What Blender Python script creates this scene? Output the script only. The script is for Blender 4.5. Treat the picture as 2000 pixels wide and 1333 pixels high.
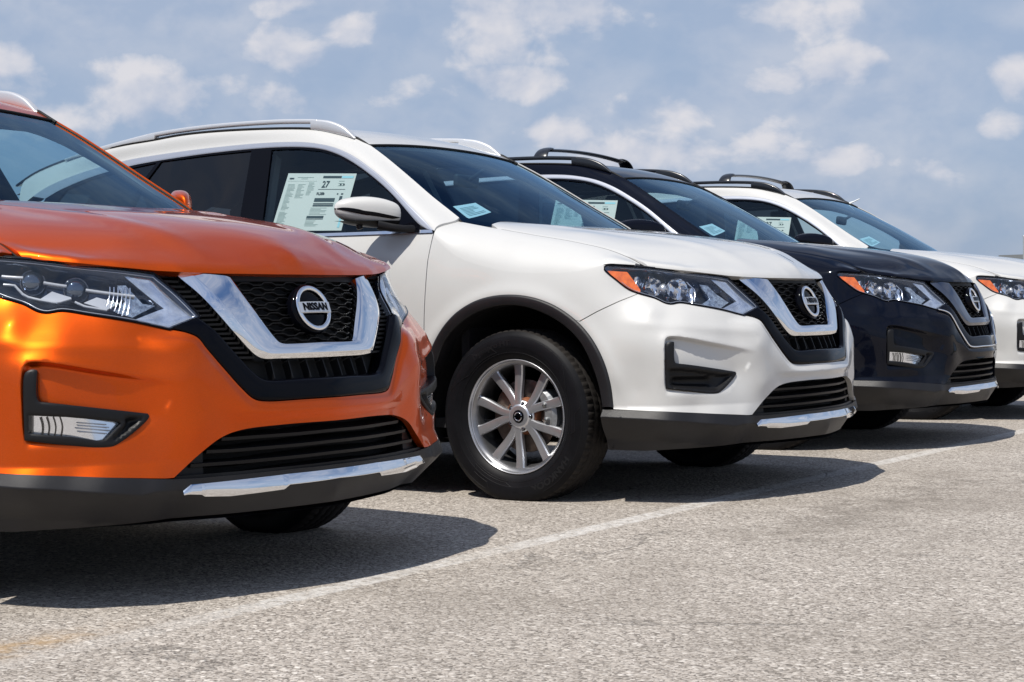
import bpy, math, random
import numpy as np
from mathutils import Vector, Matrix
from mathutils.geometry import delaunay_2d_cdt
random.seed(7); rng=np.random.default_rng(7)
for o in list(bpy.data.objects): bpy.data.objects.remove(o)
scene=bpy.context.scene; COL=scene.collection
# ---------- camera ----------
CAM=dict(f=3281.7552,yaw=2.15523734,pitch=-0.0179933238,roll=-0.0171842446,C=(3.73876686,-6.55196755,0.767023623))
cam=bpy.data.cameras.new('camera'); camo=bpy.data.objects.new('camera',cam); COL.objects.link(camo)
_y,_p,_r=CAM['yaw'],CAM['pitch'],CAM['roll']
_F=Vector((math.cos(_p)*math.cos(_y),math.cos(_p)*math.sin(_y),math.sin(_p))); _R=_F.cross(Vector((0,0,1))).normalized(); _U=_R.cross(_F)
_R2=_R*math.cos(_r)+_U*math.sin(_r); _U2=-_R*math.sin(_r)+_U*math.cos(_r)
camo.matrix_world=Matrix(((_R2.x,_U2.x,-_F.x,CAM['C'][0]),(_R2.y,_U2.y,-_F.y,CAM['C'][1]),(_R2.z,_U2.z,-_F.z,CAM['C'][2]),(0,0,0,1)))
cam.sensor_width=36; cam.lens=36*CAM['f']/2000; cam.clip_start=.1; cam.clip_end=4000; scene.camera=camo
# ---------- world ----------
SUN_AZ,SUN_EL=math.radians(268.5),math.radians(61.3)
SUND=Vector((math.cos(SUN_EL)*math.cos(SUN_AZ),math.cos(SUN_EL)*math.sin(SUN_AZ),math.sin(SUN_EL)))
wd=bpy.data.worlds.new('World'); scene.world=wd; wd.use_nodes=True; NT=wd.node_tree; NT.nodes.clear()
class G:
    """tiny node helper"""
    def __init__(s,nt): s.nt=nt
    def n(s,t,**k):
        nd=s.nt.nodes.new(t)
        for a,v in k.items(): setattr(nd,a,v)
        return nd
    def put(s,sock,v):
        if hasattr(v,'is_output') or isinstance(v,bpy.types.NodeSocket): s.nt.links.new(v,sock)
        else: sock.default_value=v
    def m(s,op,a,b=None,c=None,clamp=False):
        nd=s.n('ShaderNodeMath',operation=op); nd.use_clamp=clamp; s.put(nd.inputs[0],a)
        if b is not None: s.put(nd.inputs[1],b)
        if c is not None: s.put(nd.inputs[2],c)
        return nd.outputs[0]
    def v(s,op,a,b=None,c=None):
        nd=s.n('ShaderNodeVectorMath',operation=op); s.put(nd.inputs[0],a)
        if b is not None: s.put(nd.inputs[1],b)
        if c is not None: s.put(nd.inputs['Scale'] if op=='SCALE' else nd.inputs[2],c)
        return nd.outputs['Value'] if op in('DOT_PRODUCT','LENGTH','DISTANCE') else nd.outputs[0]
    def noise(s,vec,scale,detail=4,rough=.5,dist=0,out=0,lac=2.0):
        nd=s.n('ShaderNodeTexNoise'); s.put(nd.inputs['Vector'],vec); nd.inputs['Scale'].default_value=scale; nd.inputs['Detail'].default_value=detail
        nd.inputs['Roughness'].default_value=rough; nd.inputs['Distortion'].default_value=dist; nd.inputs['Lacunarity'].default_value=lac; return nd.outputs[out]
    def vor(s,vec,scale,feature='F1',out='Distance',rand=1):
        nd=s.n('ShaderNodeTexVoronoi',feature=feature); s.put(nd.inputs['Vector'],vec); nd.inputs['Scale'].default_value=scale; nd.inputs['Randomness'].default_value=rand; return nd.outputs[out]
    def ramp(s,f,stops,interp='LINEAR'):
        nd=s.n('ShaderNodeValToRGB'); s.put(nd.inputs[0],f); cr=nd.color_ramp; cr.interpolation=interp
        while len(cr.elements)<len(stops): cr.elements.new(.5)
        for e,(p,c) in zip(cr.elements,stops): e.position=p; e.color=tuple(c)+(1,) if len(c)==3 else c
        return nd.outputs[0]
    def mix(s,f,a,b,mode='MIX'):
        nd=s.n('ShaderNodeMix',data_type='RGBA',blend_type=mode); s.put(nd.inputs[0],f)
        for i,c in ((6,a),(7,b)): s.put(nd.inputs[i],(tuple(c)+(1,) if isinstance(c,(tuple,list)) and len(c)==3 else c))
        return nd.outputs[2]
    def ss(s,x,a,b):
        nd=s.n('ShaderNodeMapRange',interpolation_type='SMOOTHSTEP'); s.put(nd.inputs[0],x); nd.inputs[1].default_value=a; nd.inputs[2].default_value=b; return nd.outputs[0]
g=G(NT)
tc=g.n('ShaderNodeTexCoord').outputs['Generated']
sky=g.n('ShaderNodeTexSky',sky_type='NISHITA'); sky.sun_disc=False; sky.sun_elevation=SUN_EL; sky.sun_rotation=math.pi/2-SUN_AZ
sky.air_density=1.0; sky.dust_density=1.3; sky.ozone_density=1.5; sky.altitude=200
SKYSTR=.12
def dirpx(u,v):
    return (_R2*((u-1000)/CAM['f'])+_U2*(-(v-666.5)/CAM['f'])+_F).normalized()
# hazy summer sky: pull the clear-sky colour a little towards a pale grey blue
hs=g.n('ShaderNodeSeparateXYZ'); g.put(hs.inputs[0],tc); el=hs.outputs[2]
hz=g.mix(g.m('MULTIPLY_ADD',g.ss(el,.70,.12),.80,.05),g.mix(1,sky.outputs[0],(.52,.70,.90),'MULTIPLY'),(2.8,3.65,5.05))
hz=g.mix(g.m('MULTIPLY',g.ss(el,.11,-.01),.75),hz,(2.25,2.95,4.0))
# cloud field in direction space, flattened towards the horizon like a real cumulus deck
mp=g.n('ShaderNodeMapping'); g.put(mp.inputs[0],tc); mp.inputs['Scale'].default_value=(1,1,1.45)
wv=g.v('ADD',mp.outputs[0],g.v('SCALE',g.noise(tc,9,3,.6,out=1),None,.035))
n1=g.noise(wv,19,8,.53); up=g.v('ADD',wv,(-.004,-.006,.013)); n2=g.noise(up,19,4,.50)
big=g.noise(mp.outputs[0],4.2,3,.5)
# individual cumulus clouds of this afternoon: direction, width, height, density
CL=[(1045,30,190,75,.62),(1150,95,120,30,.3),(1540,25,120,62,.66),(1000,165,120,42,.52),(1345,218,110,50,.55),(1215,215,100,40,.32),(1510,160,70,38,.50),(1625,135,85,60,.42),(1660,200,90,40,.3),
(1085,262,85,42,.58),(1665,308,85,42,.60),(1985,150,60,62,.62),(1945,245,70,48,.50),(1290,300,170,40,.46),(1480,262,110,50,.42),(1830,328,70,40,.40),(690,60,70,45,.5),(560,110,130,55,.45),(450,165,120,50,.40),(540,200,190,60,.42),
(200,125,160,45,.36),(110,150,80,60,.32),(560,10,110,25,.40),(25,115,60,40,.42),(380,225,140,40,.34),(820,250,110,40,.25),(1560,300,60,40,.35),(300,250,150,50,.34),(330,215,330,95,.40),(1240,300,260,75,.42),(660,170,200,80,.34),(1500,235,190,80,.38),(1020,70,230,80,.40),(1700,110,60,40,.3),(700,200,80,40,.3)]
acc=None
for (u,v,rx,ry,d) in CL:
    D=dirpx(u,v); df=g.v('SUBTRACT',tc,tuple(D))
    a=g.m('DIVIDE',g.v('DOT_PRODUCT',df,tuple(_R)),rx/CAM['f']*1.15); b=g.m('DIVIDE',g.v('DOT_PRODUCT',df,tuple(_U)),ry/CAM['f']*1.15)
    r2=g.m('ADD',g.m('MULTIPLY',a,a),g.m('MULTIPLY',b,b)); e=g.m('MULTIPLY',g.m('POWER',2.718,g.m('MULTIPLY',r2,-1.0)),d*.60)
    acc=e if acc is None else g.m('MAXIMUM',acc,e)
# same kind of clouds in the rest of the sky
cell=g.noise(mp.outputs[0],5.0,2,.5); front=g.ss(g.v('DOT_PRODUCT',tc,tuple(_F)),.93,.90)
oth=g.m('MULTIPLY',g.m('MULTIPLY',g.m('MULTIPLY',g.ss(cell,.50,.66),.20),g.ss(el,.75,.25)),front)
den=g.m('ADD',g.m('MULTIPLY_ADD',n1,.85,-.575),g.m('ADD',acc,oth))
mask=g.ss(den,-.05,.17)
lit=g.m('ADD',g.m('MULTIPLY',g.m('SUBTRACT',n1,n2),3.6),g.m('MULTIPLY_ADD',acc,.9,.34),clamp=True)
ccol=g.mix(lit,(3.9,4.4,5.5),(6.25,6.15,6.45))
low=g.ss(el,.02,.10); mask=g.m('MULTIPLY',mask,g.m('MULTIPLY_ADD',low,.50,.42))
thin=g.m('MULTIPLY',g.ss(big,.26,.62),.50)
col=g.mix(g.m('MAXIMUM',mask,thin),hz,ccol)
bg=g.n('ShaderNodeBackground'); g.put(bg.inputs[0],col); bg.inputs[1].default_value=SKYSTR
g.put(g.n('ShaderNodeOutputWorld').inputs[0],bg.outputs[0])
sl=bpy.data.lights.new('sun','SUN'); sl.energy=4.7; sl.angle=math.radians(.5); sl.color=(1,.95,.87)
so=bpy.data.objects.new('sun',sl); COL.objects.link(so); so.rotation_euler=SUND.to_track_quat('Z','Y').to_euler(); so.location=(0,-10,20)
scene.view_settings.view_transform='Standard'; scene.view_settings.look='None'; scene.view_settings.gamma=1; scene.view_settings.exposure=0; scene.view_settings.use_curve_mapping=False
scene.render.engine='CYCLES'
scene.cycles.max_bounces=8; scene.cycles.transparent_max_bounces=12; scene.cycles.glossy_bounces=4; scene.cycles.caustics_reflective=False; scene.cycles.caustics_refractive=False

# ---------- base plan curve ----------
def catmull(P,n=40,closed=False):
    P=np.asarray(P,float); out=[]
    for i in range(len(P)-1):
        p1,p2=P[i],P[i+1]; p0=P[i-1] if i>0 else 2*p1-p2; p3=P[i+2] if i+2<len(P) else 2*p2-p1
        d01=max(np.linalg.norm(p1-p0)**.5,1e-6); d12=max(np.linalg.norm(p2-p1)**.5,1e-6); d23=max(np.linalg.norm(p3-p2)**.5,1e-6)
        m1=(p2-p1)+d12*((p1-p0)/d01-(p2-p0)/(d01+d12)); m2=(p2-p1)+d12*((p3-p2)/d23-(p3-p1)/(d12+d23))
        for k in range(n):
            s=k/n; out.append((2*s**3-3*s**2+1)*p1+(s**3-2*s**2+s)*m1+(-2*s**3+3*s**2)*p2+(s**3-s**2)*m2)
    out.append(P[-1]); return np.array(out)
def resample(P,step=None,n=None):
    P=np.asarray(P,float); d=np.r_[0,np.cumsum(np.linalg.norm(np.diff(P,axis=0),axis=1))]
    if n is None: n=max(2,int(round(d[-1]/step))+1)
    s=np.linspace(0,d[-1],n); return np.stack([np.interp(s,d,P[:,k]) for k in range(P.shape[1])],1)
BASE=catmull([(.95,-.35),(.972,-.2),(.98,0),(.972,.2),(.935,.4),(.875,.56),(.79,.70),(.68,.81),(.52,.885),(.3,.91),(0,.915),(-1,.92),(-2.7,.915),(-3.2,.87),(-3.55,.76),(-3.7,.5),(-3.74,0)],40)
BASE=BASE[80:]; BASE[0,1]=0
_B=resample(BASE,n=2001); _L=np.r_[0,np.cumsum(np.linalg.norm(np.diff(_B,axis=0),axis=1))]
_k=np.ones(41)/41.
_T=np.gradient(_B,axis=0); _T/=np.linalg.norm(_T,axis=1)[:,None]
_N=np.stack([_T[:,1],-_T[:,0]],1)  # outward
_Np=np.vstack([np.stack([_N[40:0:-1,0],-_N[40:0:-1,1]],1),_N,_N[-1:].repeat(40,0)])
_N=np.stack([np.convolve(_Np[:,k],np.ones(81)/81,'valid') for k in (0,1)],1); _N/=np.linalg.norm(_N,axis=1)[:,None]
def base(t):
    t=np.asarray(t,float); s=np.sign(t)+(t==0); a=abs(t)
    B=np.stack([np.interp(a,_L,_B[:,0]),np.interp(a,_L,_B[:,1])*s],-1); N=np.stack([np.interp(a,_L,_N[:,0]),np.interp(a,_L,_N[:,1])*s],-1)
    return B,N
def tz_of(x,w):
    if w==0: return (0.,x-_B[0,0]) if x>0 else (_L[-1],_B[-1,0]-x)
    B,N=_B,_N; V=np.array([x,w])-B; T=np.stack([-N[:,1],N[:,0]],1)
    c=(V*T).sum(1); i=None
    dd=np.linalg.norm(V,axis=1); best=None
    sg=np.where(np.sign(c[:-1])!=np.sign(c[1:]))[0]
    for j in sg:
        f=c[j]/(c[j]-c[j+1]+1e-12); t=_L[j]+f*(_L[j+1]-_L[j]); b,n=base(t); d=(np.array([x,w])-b)@n
        if d>-.45 and (best is None or abs(d)<abs(best[1])): best=(t,d)
    return best if best else (0.,x-_B[0,0])
class RBF:
    def __init__(s,X,Y,lam=0.,sc=(1,1)):
        s.sc=np.array(sc,float); s.X=np.asarray(X,float)*s.sc; n=len(s.X)
        K=s.k(s.X,s.X)+lam*np.eye(n); P=np.c_[np.ones(n),s.X]
        A=np.block([[K,P],[P.T,np.zeros((3,3))]]); b=np.r_[np.asarray(Y,float),0,0,0]
        s.c=np.linalg.solve(A,b); s.n=n
    def k(s,A,B):
        r2=((A[:,None]-B[None])**2).sum(-1); return .5*r2*np.log(r2+1e-20)
    def __call__(s,X):
        X=np.asarray(X,float); sh=X.shape[:-1]; Q=X.reshape(-1,2)*s.sc; out=np.empty(len(Q))
        for i in range(0,len(Q),20000):
            q=Q[i:i+20000]; out[i:i+20000]=s.k(q,s.X)@s.c[:s.n]+np.c_[np.ones(len(q)),q]@s.c[s.n:]
        return out.reshape(sh)
# ---------- body side/front surface data: (x,w,z) ----------
SD=[
# centre line & near centre (front)
(.955,0,.205),(.978,0,.26),(.975,0,.305),(.985,0,.40),(.990,0,.47),(.985,0,.54),(.955,0,.62),(.915,0,.72),(.885,0,.80),(.865,0,.87),(.85,0,.93),
(.946,.267,.531),(.924,.344,.452),(.868,.539,.343),(.882,.501,.303),(.831,.567,.511),(.806,.66,.432),(.665,.836,.455),(.668,.834,.637),
(.838,.254,.872),(.765,.383,.883),(.758,.465,.882),(.856,.40,.772),(.821,.497,.737),(.404,.844,.935),(.905,.222,.70),(.895,.139,.74),
(.955,.20,.26),(.93,.32,.24),(.85,.49,.22),(.745,.65,.21),(.64,.765,.21),(.897,.488,.57),(.896,.488,.62),(.905,.47,.46),(.55,.84,.21),(.44,.872,.20),
(.965,.20,.40),(.90,.45,.40),(.74,.745,.36),(.78,.70,.30),(.66,.825,.30),(.55,.872,.32),(.46,.89,.30),(.43,.90,.38),
(.90,.40,.62),(.79,.63,.68),(.70,.745,.72),(.60,.82,.76),(.64,.80,.72),(.79,.665,.58),(.57,.873,.55),(.50,.893,.60),(.56,.868,.45),(.44,.903,.50),
(.57,.745,.905),(.66,.615,.905),(.51,.80,.84),(.575,.755,.82),(.62,.735,.80),(.67,.66,.82),(.42,.875,.80),(.35,.897,.76),(.48,.882,.70),
(.30,.870,.93),(.15,.900,.87),(0,.915,.84),(0,.893,.95),(-.15,.91,.85),(-.3,.905,.90),(-.3,.885,1.0),(-.404,.861,1.105),(-.15,.875,1.03),(0,.865,1.02),(.15,.87,.975),(.3,.845,.985),
(.3,.9,.72),(.33,.905,.60),(-.35,.912,.6),(-.4,.908,.45),(-.5,.915,.75),(-.4,.905,.3),
]
for _x in (-.7,-1.1,-1.5,-1.9,-2.3,-2.7):
    _k=0 if _x>-2.2 else (-_x-2.2)*.03
    SD+=[(_x,.885-_k,.2),(_x,.900-_k,.32),(_x,.912-_k,.5),(_x,.917-_k,.72),(_x,.908-_k,.92),(_x,.880-_k,1.06),(_x,.855-_k,1.12)]
for _x,_r in ((-.6,0),(-.8,0),(-1.1,0),(-1.5,0),(-1.9,.004),(-2.3,.012),(-2.7,.03),(-3.1,.055)):
    SD+=[(_x,.805-_r,1.22),(_x,.745-_r,1.34),(_x,.685-_r,1.46),(_x,.640-_r,1.55),(_x,.600-_r,1.63)]
SD+=[(-.45,.83,1.16),(-3.3,.86,.5),(-3.3,.86,.8),(-3.5,.78,.3),(-3.5,.78,.6),(-3.5,.77,.95),(-3.65,.60,.5),(-3.66,.55,.9),(-3.70,.3,.5),(-3.70,.3,.9),(-3.72,0,.4),(-3.72,0,.9),(-3.55,0,1.25),(-3.53,.45,1.25),(-3.35,.65,1.25),(-3.35,0,1.5),(-3.3,.4,1.5),(-3.1,.8,1.1),(-3.1,.855,.9),(-3.3,.83,1.0)]
_D=[]
for _p in SD:
    _t,_d=tz_of(_p[0],_p[1]); _D.append((_t,_p[2],_d))
    if _t<.5: _D.append((-_t,_p[2],_d)) if _t>1e-3 else None
_D=np.array(_D)
_Sd=RBF(_D[:,:2],_D[:,2],lam=8e-4)
# soft features: list of (function(t,z)->offset)
FEAT=[]
def Sd(t,z):
    t=abs(np.asarray(t,float)); z=np.asarray(z,float); d=_Sd(np.stack(np.broadcast_arrays(t,z),-1))
    for f in FEAT: d=d+f(t,z)
    return d
def S(t,z):
    """car coords of body side/front; t>0 = left, t<0 = right side of the car"""
    t=np.asarray(t,float); z=np.asarray(z,float); B,N=base(t); d=Sd(t,z)
    return np.stack([B[...,0]+N[...,0]*d,B[...,1]+N[...,1]*d,z+0*d],-1)
def snorm(f,a,b,h=2e-3):
    a=np.asarray(a,float);b=np.asarray(b,float)
    u=f(a+h,b)-f(a-h,b); v=f(a,b+h)-f(a,b-h); n=np.cross(u,v); L=np.linalg.norm(n,axis=-1,keepdims=True); return n/np.maximum(L,1e-12)
# ---------- hood height field ----------
HD=[(-.15,0,1.140),(.225,0,1.092),(.474,0,1.055),(.667,0,1.012),(.78,0,.968),(.84,0,.922),(.868,0,.882),
(-.2,.3,1.143),(.06,.3,1.110),(.325,.3,1.075),(.526,.3,1.035),(.649,.3,.995),(.734,.3,.948),(.79,.3,.906),(.820,.3,.883),
(-.255,.6,1.148),(-.05,.6,1.118),(.17,.6,1.084),(.334,.6,1.047),(.515,.6,.988),(.592,.6,.950),(.635,.6,.925),(.675,.6,.908),
(-.36,.73,1.150),(-.25,.73,1.128),(-.144,.73,1.108),(.047,.73,1.072),(.145,.73,1.055),(.266,.73,1.030),(.384,.73,1.000),(.466,.73,.968),(.5,.73,.950),(.53,.73,.934),
(.758,.465,.892),(.70,.45,.935),(.62,.45,.985),(.50,.45,1.027),(.3,.45,1.066),(.1,.45,1.097),(-.15,.45,1.135),
(-.35,.82,1.118),(-.15,.81,1.082),(.1,.805,1.040),(.3,.79,1.004),(.42,.79,.962),(-.4,0,1.17),(-.45,.6,1.18)]
_H=RBF([(a,b) for a,b,c in HD]+[(a,-b) for a,b,c in HD if b>0],[c for a,b,c in HD]+[c for a,b,c in HD if b>0],lam=3e-4)
def H(x,w):
    x=np.asarray(x,float); w=abs(np.asarray(w,float)); x,w=np.broadcast_arrays(x,w)
    z=_H(np.stack([x,w],-1))
    # raised hood crease converging to the grille
    wc=.56-.26*np.clip((x+.2)/.95,0,1); k=np.clip((x+.25)/.25,0,1)*np.clip((.80-x)/.15,0,1)
    z=z+.006*k*np.exp(-((w-wc)/.05)**2)+.004*k/(1+np.exp((w-wc)/.02))
    return z
def Hs(x,y): 
    x=np.asarray(x,float); y=np.asarray(y,float); return np.stack([x+0*y,y+0*x,H(x,y)],-1)
HE=np.array([(.868,0,.882),(.862,.1,.882),(.845,.2,.883),(.820,.3,.884),(.790,.4,.888),(.758,.465,.892),(.715,.555,.902),(.655,.65,.914),(.60,.70,.922),(.533,.738,.932)])
def hedge(w): w=abs(np.asarray(w,float)); return np.interp(w,HE[:,1],HE[:,0])
# ---------- windshield / roof curves ----------
EDGE=np.array([(-.33,.742,1.128),(-.37,.735,1.157),(-.424,.726,1.191),(-.526,.704,1.253),(-.64,.675,1.326),(-.74,.650,1.39),(-.844,.624,1.454),(-.956,.597,1.517)])
DITCH=np.array([(-1.03,.590,1.557),(-1.127,.593,1.584),(-1.247,.595,1.611),(-1.37,.597,1.624),(-1.622,.6,1.639),(-1.917,.6,1.648),(-2.12,.6,1.646),(-2.295,.6,1.635),(-2.538,.6,1.622),(-2.9,.585,1.585),(-3.2,.56,1.53),(-3.4,.53,1.47)])
_E=resample(catmull(EDGE,12),n=101); CEN=resample(catmull([(-.155,0,1.110),(-.30,0,1.205),(-.46,0,1.302),(-.62,0,1.390),(-.78,0,1.470),(-.935,0,1.541)],12),n=101)
def WS(a,b):
    """windshield: a in -1..1 across, b in 0..1 up"""
    a=np.asarray(a,float); b=np.asarray(b,float); a,b=np.broadcast_arrays(a,b); u=np.clip(b,0,1)*100/100; g=np.linspace(0,1,101)
    E=np.stack([np.interp(u,g,_E[:,k]) for k in range(3)],-1); C=np.stack([np.interp(u,g,CEN[:,k]) for k in range(3)],-1)
    k=abs(a)**2.2; x=C[...,0]+(E[...,0]-C[...,0])*k; z=C[...,2]+(E[...,2]-C[...,2])*k
    return np.stack([x,a*E[...,1],z],-1)
TOPB=np.vstack([EDGE[1:],DITCH])   # upper edge of pillar / roof side
_TB=resample(catmull(TOPB,10),n=401)
ROOFC=resample(catmull([(-.935,0,1.541),(-1.05,0,1.592),(-1.2,0,1.630),(-1.5,0,1.662),(-1.9,0,1.682),(-2.3,0,1.678),(-2.8,0,1.640),(-3.2,0,1.575),(-3.42,0,1.50)],12),n=201)
# ---------- materials ----------
def newmat(name):
    m=bpy.data.materials.new(name); m.use_nodes=True; nt=m.node_tree; nt.nodes.clear(); return m,G(nt)
def pbsdf(g,**k):
    b=g.n('ShaderNodeBsdfPrincipled')
    for a,v in k.items():
        a=a.replace('_',' ')
        g.put(b.inputs[a],(tuple(v)+(1,) if isinstance(v,(tuple,list)) and len(v)==3 and 'Color' in a or a=='Coat Tint' and len(v)==3 else v))
    return b
def out(g,b): g.put(g.n('ShaderNodeOutputMaterial').inputs[0],b)
def OC(g): return g.n('ShaderNodeTexCoord').outputs['Object']
def simple(name,col,rough=.5,metal=0,coat=0,bump=0,bscale=400,var=0,vscale=30,coatr=.03,spec=.5,rvar=0,ior=1.5):
    m,g=newmat(name); oc=OC(g); c=col
    if var: 
        nz=g.noise(oc,vscale,5,.6); c=g.mix(g.ss(nz,.3,.7),tuple(x*(1-var) for x in col),tuple(min(1,x*(1+var)) for x in col))
    r=rough
    if rvar: r=g.m('MULTIPLY_ADD',g.noise(oc,14,4,.6),rvar,rough-rvar/2)
    b=pbsdf(g,Base_Color=c,Roughness=r,Metallic=metal,Coat_Weight=coat,Coat_Roughness=coatr); b.inputs['Specular IOR Level'].default_value=spec; b.inputs['IOR'].default_value=ior
    if bump:
        bp=g.n('ShaderNodeBump'); bp.inputs['Strength'].default_value=bump; bp.inputs['Distance'].default_value=.001; g.put(bp.inputs['Height'],g.noise(oc,bscale,3,.6)); g.put(b.inputs['Normal'],bp.outputs[0])
    out(g,b.outputs[0]); return m
def paint(name,col,metal,rough,flake=.0,dust=(.30,.28,.25),ci=1.5,spec=.5,dk=1.):
    """car paint: base coat with fine flake, clear coat, a breath of dust"""
    m,g=newmat(name); oc=OC(g); fl=g.noise(oc,900,1,.5); c=g.mix(g.ss(fl,.35,.65),tuple(x*(1-flake) for x in col),tuple(min(1,x*(1+flake)) for x in col))
    d=g.m('MULTIPLY',g.ss(g.noise(oc,7,6,.65),.45,.8),.05); sp=g.m('MULTIPLY',g.ss(g.vor(oc,55),.08,.03),.22); c=g.mix(g.m('ADD',g.m('MULTIPLY',d,dk),g.m('MULTIPLY',sp,g.ss(g.noise(oc,9,2,.5),.55,.7))),c,dust)
    b=pbsdf(g,Base_Color=c,Metallic=metal,Roughness=rough,Coat_Weight=1.0,Coat_Roughness=g.m('MULTIPLY_ADD',g.noise(oc,11,5,.6),.03,.012)); b.inputs['Coat IOR'].default_value=ci; b.inputs['Specular IOR Level'].default_value=spec
    out(g,b.outputs[0]); return m
def glassy(name,tint,rmin=.04,fres=1.5,rough=0.0,refl=(1,1,1)):
    m,g=newmat(name); fr=g.n('ShaderNodeFresnel'); geo=g.n('ShaderNodeNewGeometry'); g.put(fr.inputs[0],g.m('MULTIPLY_ADD',geo.outputs['Backfacing'],1/fres-fres,fres))
    f=g.m('MAXIMUM',fr.outputs[0],rmin); t=g.n('ShaderNodeBsdfTransparent'); t.inputs[0].default_value=tuple(tint)+(1,)
    gl=g.n('ShaderNodeBsdfGlossy'); gl.inputs['Roughness'].default_value=rough; gl.inputs[0].default_value=tuple(refl)+(1,)
    mx=g.n('ShaderNodeMixShader'); g.put(mx.inputs[0],f); g.put(mx.inputs[1],t.outputs[0]); g.put(mx.inputs[2],gl.outputs[0]); out(g,mx.outputs[0]); return m
MT={}
MT['orange']=paint('orange_metallic_paint',(.69,.086,.0003),.84,.42,.10,dust=(.5,.2,.1),ci=1.30,dk=.25,spec=.2)
MT['white']=paint('pearl_white_paint',(.575,.57,.552),0,.45,.015,ci=1.36,spec=.4)
MT['navy']=paint('blue_black_paint',(.003,.004,.009),.0,.30,.3,dust=(.10,.10,.11),ci=1.30,spec=.0,dk=.1)
MT['chrome']=simple('chrome',(.88,.89,.91),.035,1,rvar=.03)
MT['satin']=simple('satin_silver',(.50,.52,.57),.34,.65,rvar=.06)
MT['badge']=simple('brushed_badge_silver',(.62,.64,.67),.30,.6)
MT['darkchrome']=simple('smoked_chrome',(.20,.21,.24),.10,1)
MT['gloss']=simple('gloss_black_trim',(.002,.0022,.004),.06,0,0,spec=.5,ior=1.22)
MT['black']=simple('black_plastic',(.009,.009,.010),.42,0,bump=.15,bscale=700,spec=.25)
MT['grey']=simple('textured_grey_plastic',(.011,.0105,.012),.44,0,spec=.4,bump=.5,bscale=900,var=.12,vscale=9,rvar=.1)
MT['rubber']=simple('rubber_seal',(.008,.008,.008),.6,spec=.3)
MT['rail_black']=simple('black_roof_rail_paint',(.010,.011,.014),.28,0,.4)
MT['cabin']=simple('cabin_trim',(.022,.022,.024),.65,var=.2)
MT['seat']=simple('seat_cloth',(.035,.035,.038),.85,bump=.4,bscale=300,var=.15)
MT['liner']=simple('roof_lining',(.16,.16,.155),.9)
MT['void']=simple('dark_cavity',(.006,.006,.006),.8)
MT['tyre_side']=simple('tyre_sidewall_rubber',(.006,.006,.0075),.50,bump=.3,bscale=250,spec=.15,var=.25,vscale=12)
MT['tyre_text']=simple('tyre_lettering_rubber',(.011,.011,.0125),.45,spec=.25)
MT['tread']=simple('tyre_tread_rubber',(.016,.0135,.012),.75,spec=.3,bump=.6,bscale=200,var=.3,vscale=25)
MT['alloy']=simple('silver_alloy_wheel',(.60,.61,.64),.33,.82,.1,var=.04,rvar=.08)
MT['alloy_dark']=simple('wheel_barrel',(.26,.26,.27),.35,.85,var=.1)
MT['rust']=simple('brake_disc_steel',(.13,.10,.085),.42,.8,var=.3,vscale=40)
MT['ochre']=simple('brake_hub_rust',(.20,.07,.03),.7,.2,var=.4,vscale=30)
MT['caliper']=simple('cast_caliper',(.33,.34,.35),.45,.6,var=.2)
MT['amber']=simple('amber_reflector',(.95,.16,.012),.25,0,.6,bump=.8,bscale=350,var=.25,vscale=40)
MT['lampdark']=simple('lamp_housing_dark',(.055,.070,.105),.16,.75,.3)
MT['lampsilver']=simple('lamp_reflector',(.86,.88,.92),.10,1)
MT['crystal']=simple('lamp_prism_reflector',(.65,.69,.75),.12,.9,bump=1.0,bscale=120,var=.45,vscale=70)
MT['drl']=simple('light_guide',(.66,.70,.77),.14,.80,1,bump=.5,bscale=45,var=.30,vscale=14)
MT['finwhite']=simple('white_light_guide',(.48,.50,.54),.18,.1,1)
MT['lensball']=simple('projector_lens',(.10,.13,.18),.04,.85,1)
MT['paper']=simple('sticker_paper',(.62,.61,.60),.7)
MT['paper2']=simple('bright_paper',(.85,.87,.86),.7)
MT['railsilver']=simple('silver_roof_rail',(.66,.67,.69),.36,.45,.2)
MT['ink']=simple('printed_ink',(.03,.05,.06),.7)
MT['inkpale']=simple('pale_printed_ink',(.33,.40,.38),.7)
MT['inkblue']=simple('blue_printed_band',(.35,.62,.72),.7)
MT['tail']=simple('tail_lamp_red',(.35,.01,.01),.15,0,1)
MT['lens']=glassy('clear_lamp_lens',(.97,.98,.99),.065,1.5)
MT['wsglass']=glassy('windscreen_glass',(.52,.72,.80),.05,1.42,refl=(.55,.80,1.0))
MT['sideglass']=glassy('side_window_glass',(.76,.86,.86),.045,1.42,refl=(.70,.88,1.0))
MT['privacy']=glassy('privacy_glass',(.05,.06,.065),.06,1.5)
MT['ledge']=MT['black']
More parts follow.
